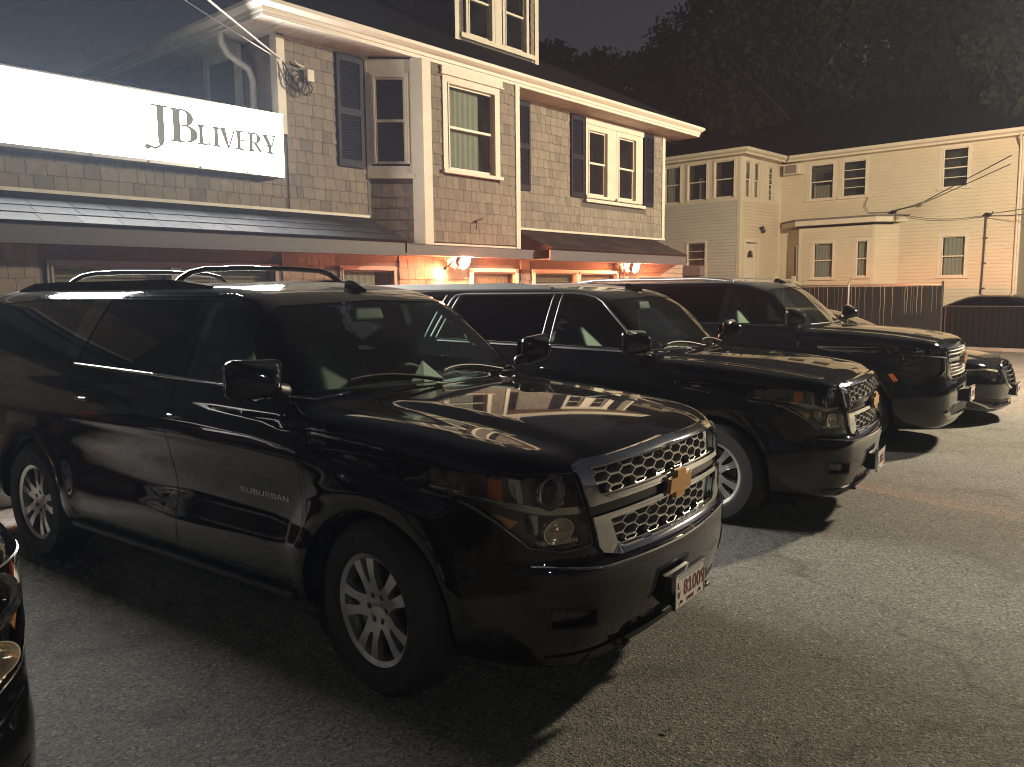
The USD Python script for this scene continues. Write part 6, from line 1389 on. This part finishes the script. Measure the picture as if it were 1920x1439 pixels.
def sedan(name, label, loc, rotz, ornament=True, group=None, plate_txt='80113', steer=0.0, side='side_glass'):
    g = sedan_geometry(); B = g['B']; car = thing(name, label, 'car', loc, rotz, group)
    put_solid('body', car, g['body'], 'paint_black'); put_solid('windshield', car, g['ws'], 'windshield_glass' if side == 'side_glass' else side); put_solid('rear_window', car, g['rw'], 'privacy_glass')
    for m in g['side']: put_solid('window', car, m, side)
    fr = both(P2((0, .455), (.31, .46), (.42, .51), (.468, .72), (.44, .785), (0, .806)))
    gp = put('grille', car, B.front(fr.difference(g['gr'].buffer(-.003)), -.01, .018, .03), 'chrome', 40); put('grille_back_panel', gp, B.front(g['gr'].buffer(-.002), -.048, -.042, .06), 'black_plastic', 30)
    for z in (.52, .575, .63, .685, .74): put('grille_bar', gp, B.front(g['gr'].intersection(sbox(-1, z - .010, 1, z + .010)).buffer(-.001), -.038, -.002, .05), 'chrome', False)
    put('grille_bar', gp, B.front(g['gr'].intersection(sbox(-.01, .4, .01, .8)), -.038, 0, .05), 'chrome', False)
    put('lower_intake', car, B.front(g['low'].buffer(-.002), -.045, -.03, .06), 'black_plastic', 30); put('bumper_trim', car, B.front(both(P2((0, .222), (.66, .232), (.86, .33), (.86, .318), (.68, .215), (0, .205))), -.01, .012, .05), 'chrome', 30)
    for s in (-1, 1):
        hq = g['hl'].intersection(sbox(0, 0, 2, 2) if s > 0 else sbox(-2, 0, 0, 2)); L = put('headlight', car, B.front(hq.buffer(-.001), -.006, -.002, .03), 'lens_glass', 30)
        put('housing', L, B.front(hq, -.048, -.042, .03), 'lamp_cavity', 30); put('light_blade', L, B.front((lambda p: p if s > 0 else mir(p))(P2((.54, .715), (.74, .745), (.90, .735), (.90, .715), (.74, .725), (.56, .690))), -.03, -.012, .03), 'reflector', 30)
        for k in range(2): put('projector_lens', L, B.front(Point(s * (.64 + .12 * k), .66 + .015 * k).buffer(.035), -.04, -.012, .02), 'chrome', 30)
        m = put('mirror', car, hull([((-.95, s * .98, 1.07), .05), ((-.95, s * 1.06, 1.09), .05), ((-.88, s * 1.0, 1.08), .04)]), 'paint_black', 40); put('mirror_foot', m, hull([((-.93, s * .86, 1.03), .025), ((-.93, s * .97, 1.06), .025)]), 'paint_black', 40)
        for hx in (-1.72, -2.75):
            yb = float(B.ys(hx, .86)); put('handle', car, rounded_box(hx - .11, hx + .11, min(s * yb, s * (yb + .03)), max(s * yb, s * (yb + .03)), .845, .875, .012), 'chrome', 30)
        put('window_trim', car, B.side(LineString([(-.95, 1.0), (-1.9, 1.015), (-3.1, 1.03)]).buffer(.008), -.002, .008, s, .05), 'chrome', 30)
        put('tail_lamp', car, B.side(P2((-3.95, .75), (-4.12, .75), (-4.10, .90), (-3.9, .90)), 0, .01, s, .05), 'red_lens', 30)
        wheel(car, 'multi', 0, s * .80, .345, s, steer, 12, .85); wheel(car, 'multi', -3.165, s * .80, .345, s, 0, 30, .85)
    if ornament:
        z0 = float(B.zt(.72, 0)); put('hood_ornament', car, cat([cyl((.72, 0, z0 - .005), (.72, 0, z0 + .035), .006, 8), (lambda t: (t.apply_transform(trimesh.transformations.rotation_matrix(math.pi / 2, [0, 1, 0])), t.apply_translation([.72, 0, z0 + .07]), t)[-1])(trimesh.creation.torus(.036, .004, 28, 8))] + [cyl((.72, 0, z0 + .07), (.72, .034 * math.sin(a), z0 + .07 + .034 * math.cos(a)), .004, 6) for a in (0, 2.094, 4.189)]), 'chrome', 30)
    xp_ = float(B.xf(0, .42)) + .05; put('plate_bracket', car, rounded_box(xp_ - .07, xp_ - .012, -.15, .15, .35, .50, .008), 'black_plastic', 30); plate(car, xp_, .425, [(plate_txt, -.075, -.030, .066), ('L', -.135, .010, .030), ('V', -.137, -.034, .030)])
    put('dashboard', car, hull([((-.9, -.66, .96), .06), ((-.9, .66, .96), .06), ((-1.2, -.66, .92), .06), ((-1.2, .66, .92), .06)]), 'interior', 40)
    for y_ in (-.38, .38):
        put('seat', car, moved(seat(-2.05, y_), 0, 0, -.33), 'seat', 40); put('seat', car, moved(seat(-3.0, y_), 0, 0, -.33), 'seat', 40)
    return car
car1 = old_suv('sport_utility', 'long black sport-utility nearest the camera, with roof cross bars and plate 81009', (0, 0, 0), 0, -.132,
        [('81009', -.075, -.030, .066), ('L', -.135, .010, .030), ('V', -.137, -.034, .030), ('LIVERY', -.040, -.066, .016)], False, True, 'paint_black', None)
car2 = old_suv('sport_utility', 'black sport-utility with chrome window trim, second in the row beside the nearest one', (.06, 3.46, -.02), .052, -.10,
        [('80017', -.075, -.030, .066), ('L', -.135, .010, .030), ('V', -.137, -.034, .030)], True, False, 'paint_black_b', None)
car3 = new_suv('sport_utility', 'newer black sport-utility with horizontal chrome grille bars and pale seats, third in the row', (.22, 7.05, 0), .0)
sedan('sedan', 'black sedan with a star ornament on its hood, at the far end of the row', (.62, 9.35, 0), 0.0)
old_suv('sport_utility', 'black vehicle of which only the dark front corner shows at the lower left edge', (-.58, -3.335, 0), 0, -.05,
        [('80052', -.075, -.030, .066), ('L', -.135, .010, .030), ('V', -.137, -.034, .030)], False, False, 'paint_black', None)
_h = np.array(H_LOC); _hx = np.array([math.cos(H_ANG), math.sin(H_ANG), 0]); _hy = np.array([-math.sin(H_ANG), math.cos(H_ANG), 0])
sedan('sedan', 'black car of which only the roof shows above the low screened fence', tuple(_h + _hx * .35 - _hy * 1.9 + [0, 0, .05]), H_ANG + math.pi, False, side='privacy_glass')

card = thing('dashboard_card', 'small white card standing on the dashboard behind the windshield of the nearest car', 'card', (-.70, .24, 1.27))
put('sheet', card, trimesh.Trimesh([(0, -.10, 0), (0, .09, 0), (-.06, -.05, .13), (-.003, -.10, 0), (-.003, .09, 0), (-.063, -.05, .13)], [[0, 1, 2], [3, 5, 4], [0, 2, 5], [0, 5, 3], [1, 4, 5], [1, 5, 2], [0, 3, 4], [0, 4, 1]], process=False), 'paper', False)
put('back_flap', card, trimesh.Trimesh([(-.063, -.05, .13), (-.11, -.10, 0), (-.11, .09, 0), (-.066, -.05, .13), (-.113, -.10, 0), (-.113, .09, 0)], [[0, 1, 2], [3, 5, 4], [0, 3, 4], [0, 4, 1], [0, 2, 5], [0, 5, 3], [1, 4, 5], [1, 5, 2]], process=False), 'paper', False)
# ---------------------------------------------------------------- a thin scattering box added to veil the dark tones
usdkit.material(stage, '/World/Looks/added_veil', {'v': ('principled_volume', {'color': (.55, .72, 1.0), 'density': .0009, 'anisotropy': .5})}, volume='v.volume'); M['added_veil'] = '/World/Looks/added_veil'
tag(put('added_veil', None, box(-72, 66, -45, 82, -1.2, 30), 'added_veil', False), 'thin scattering veil added to lift the dark tones', None, None, 'stuff')
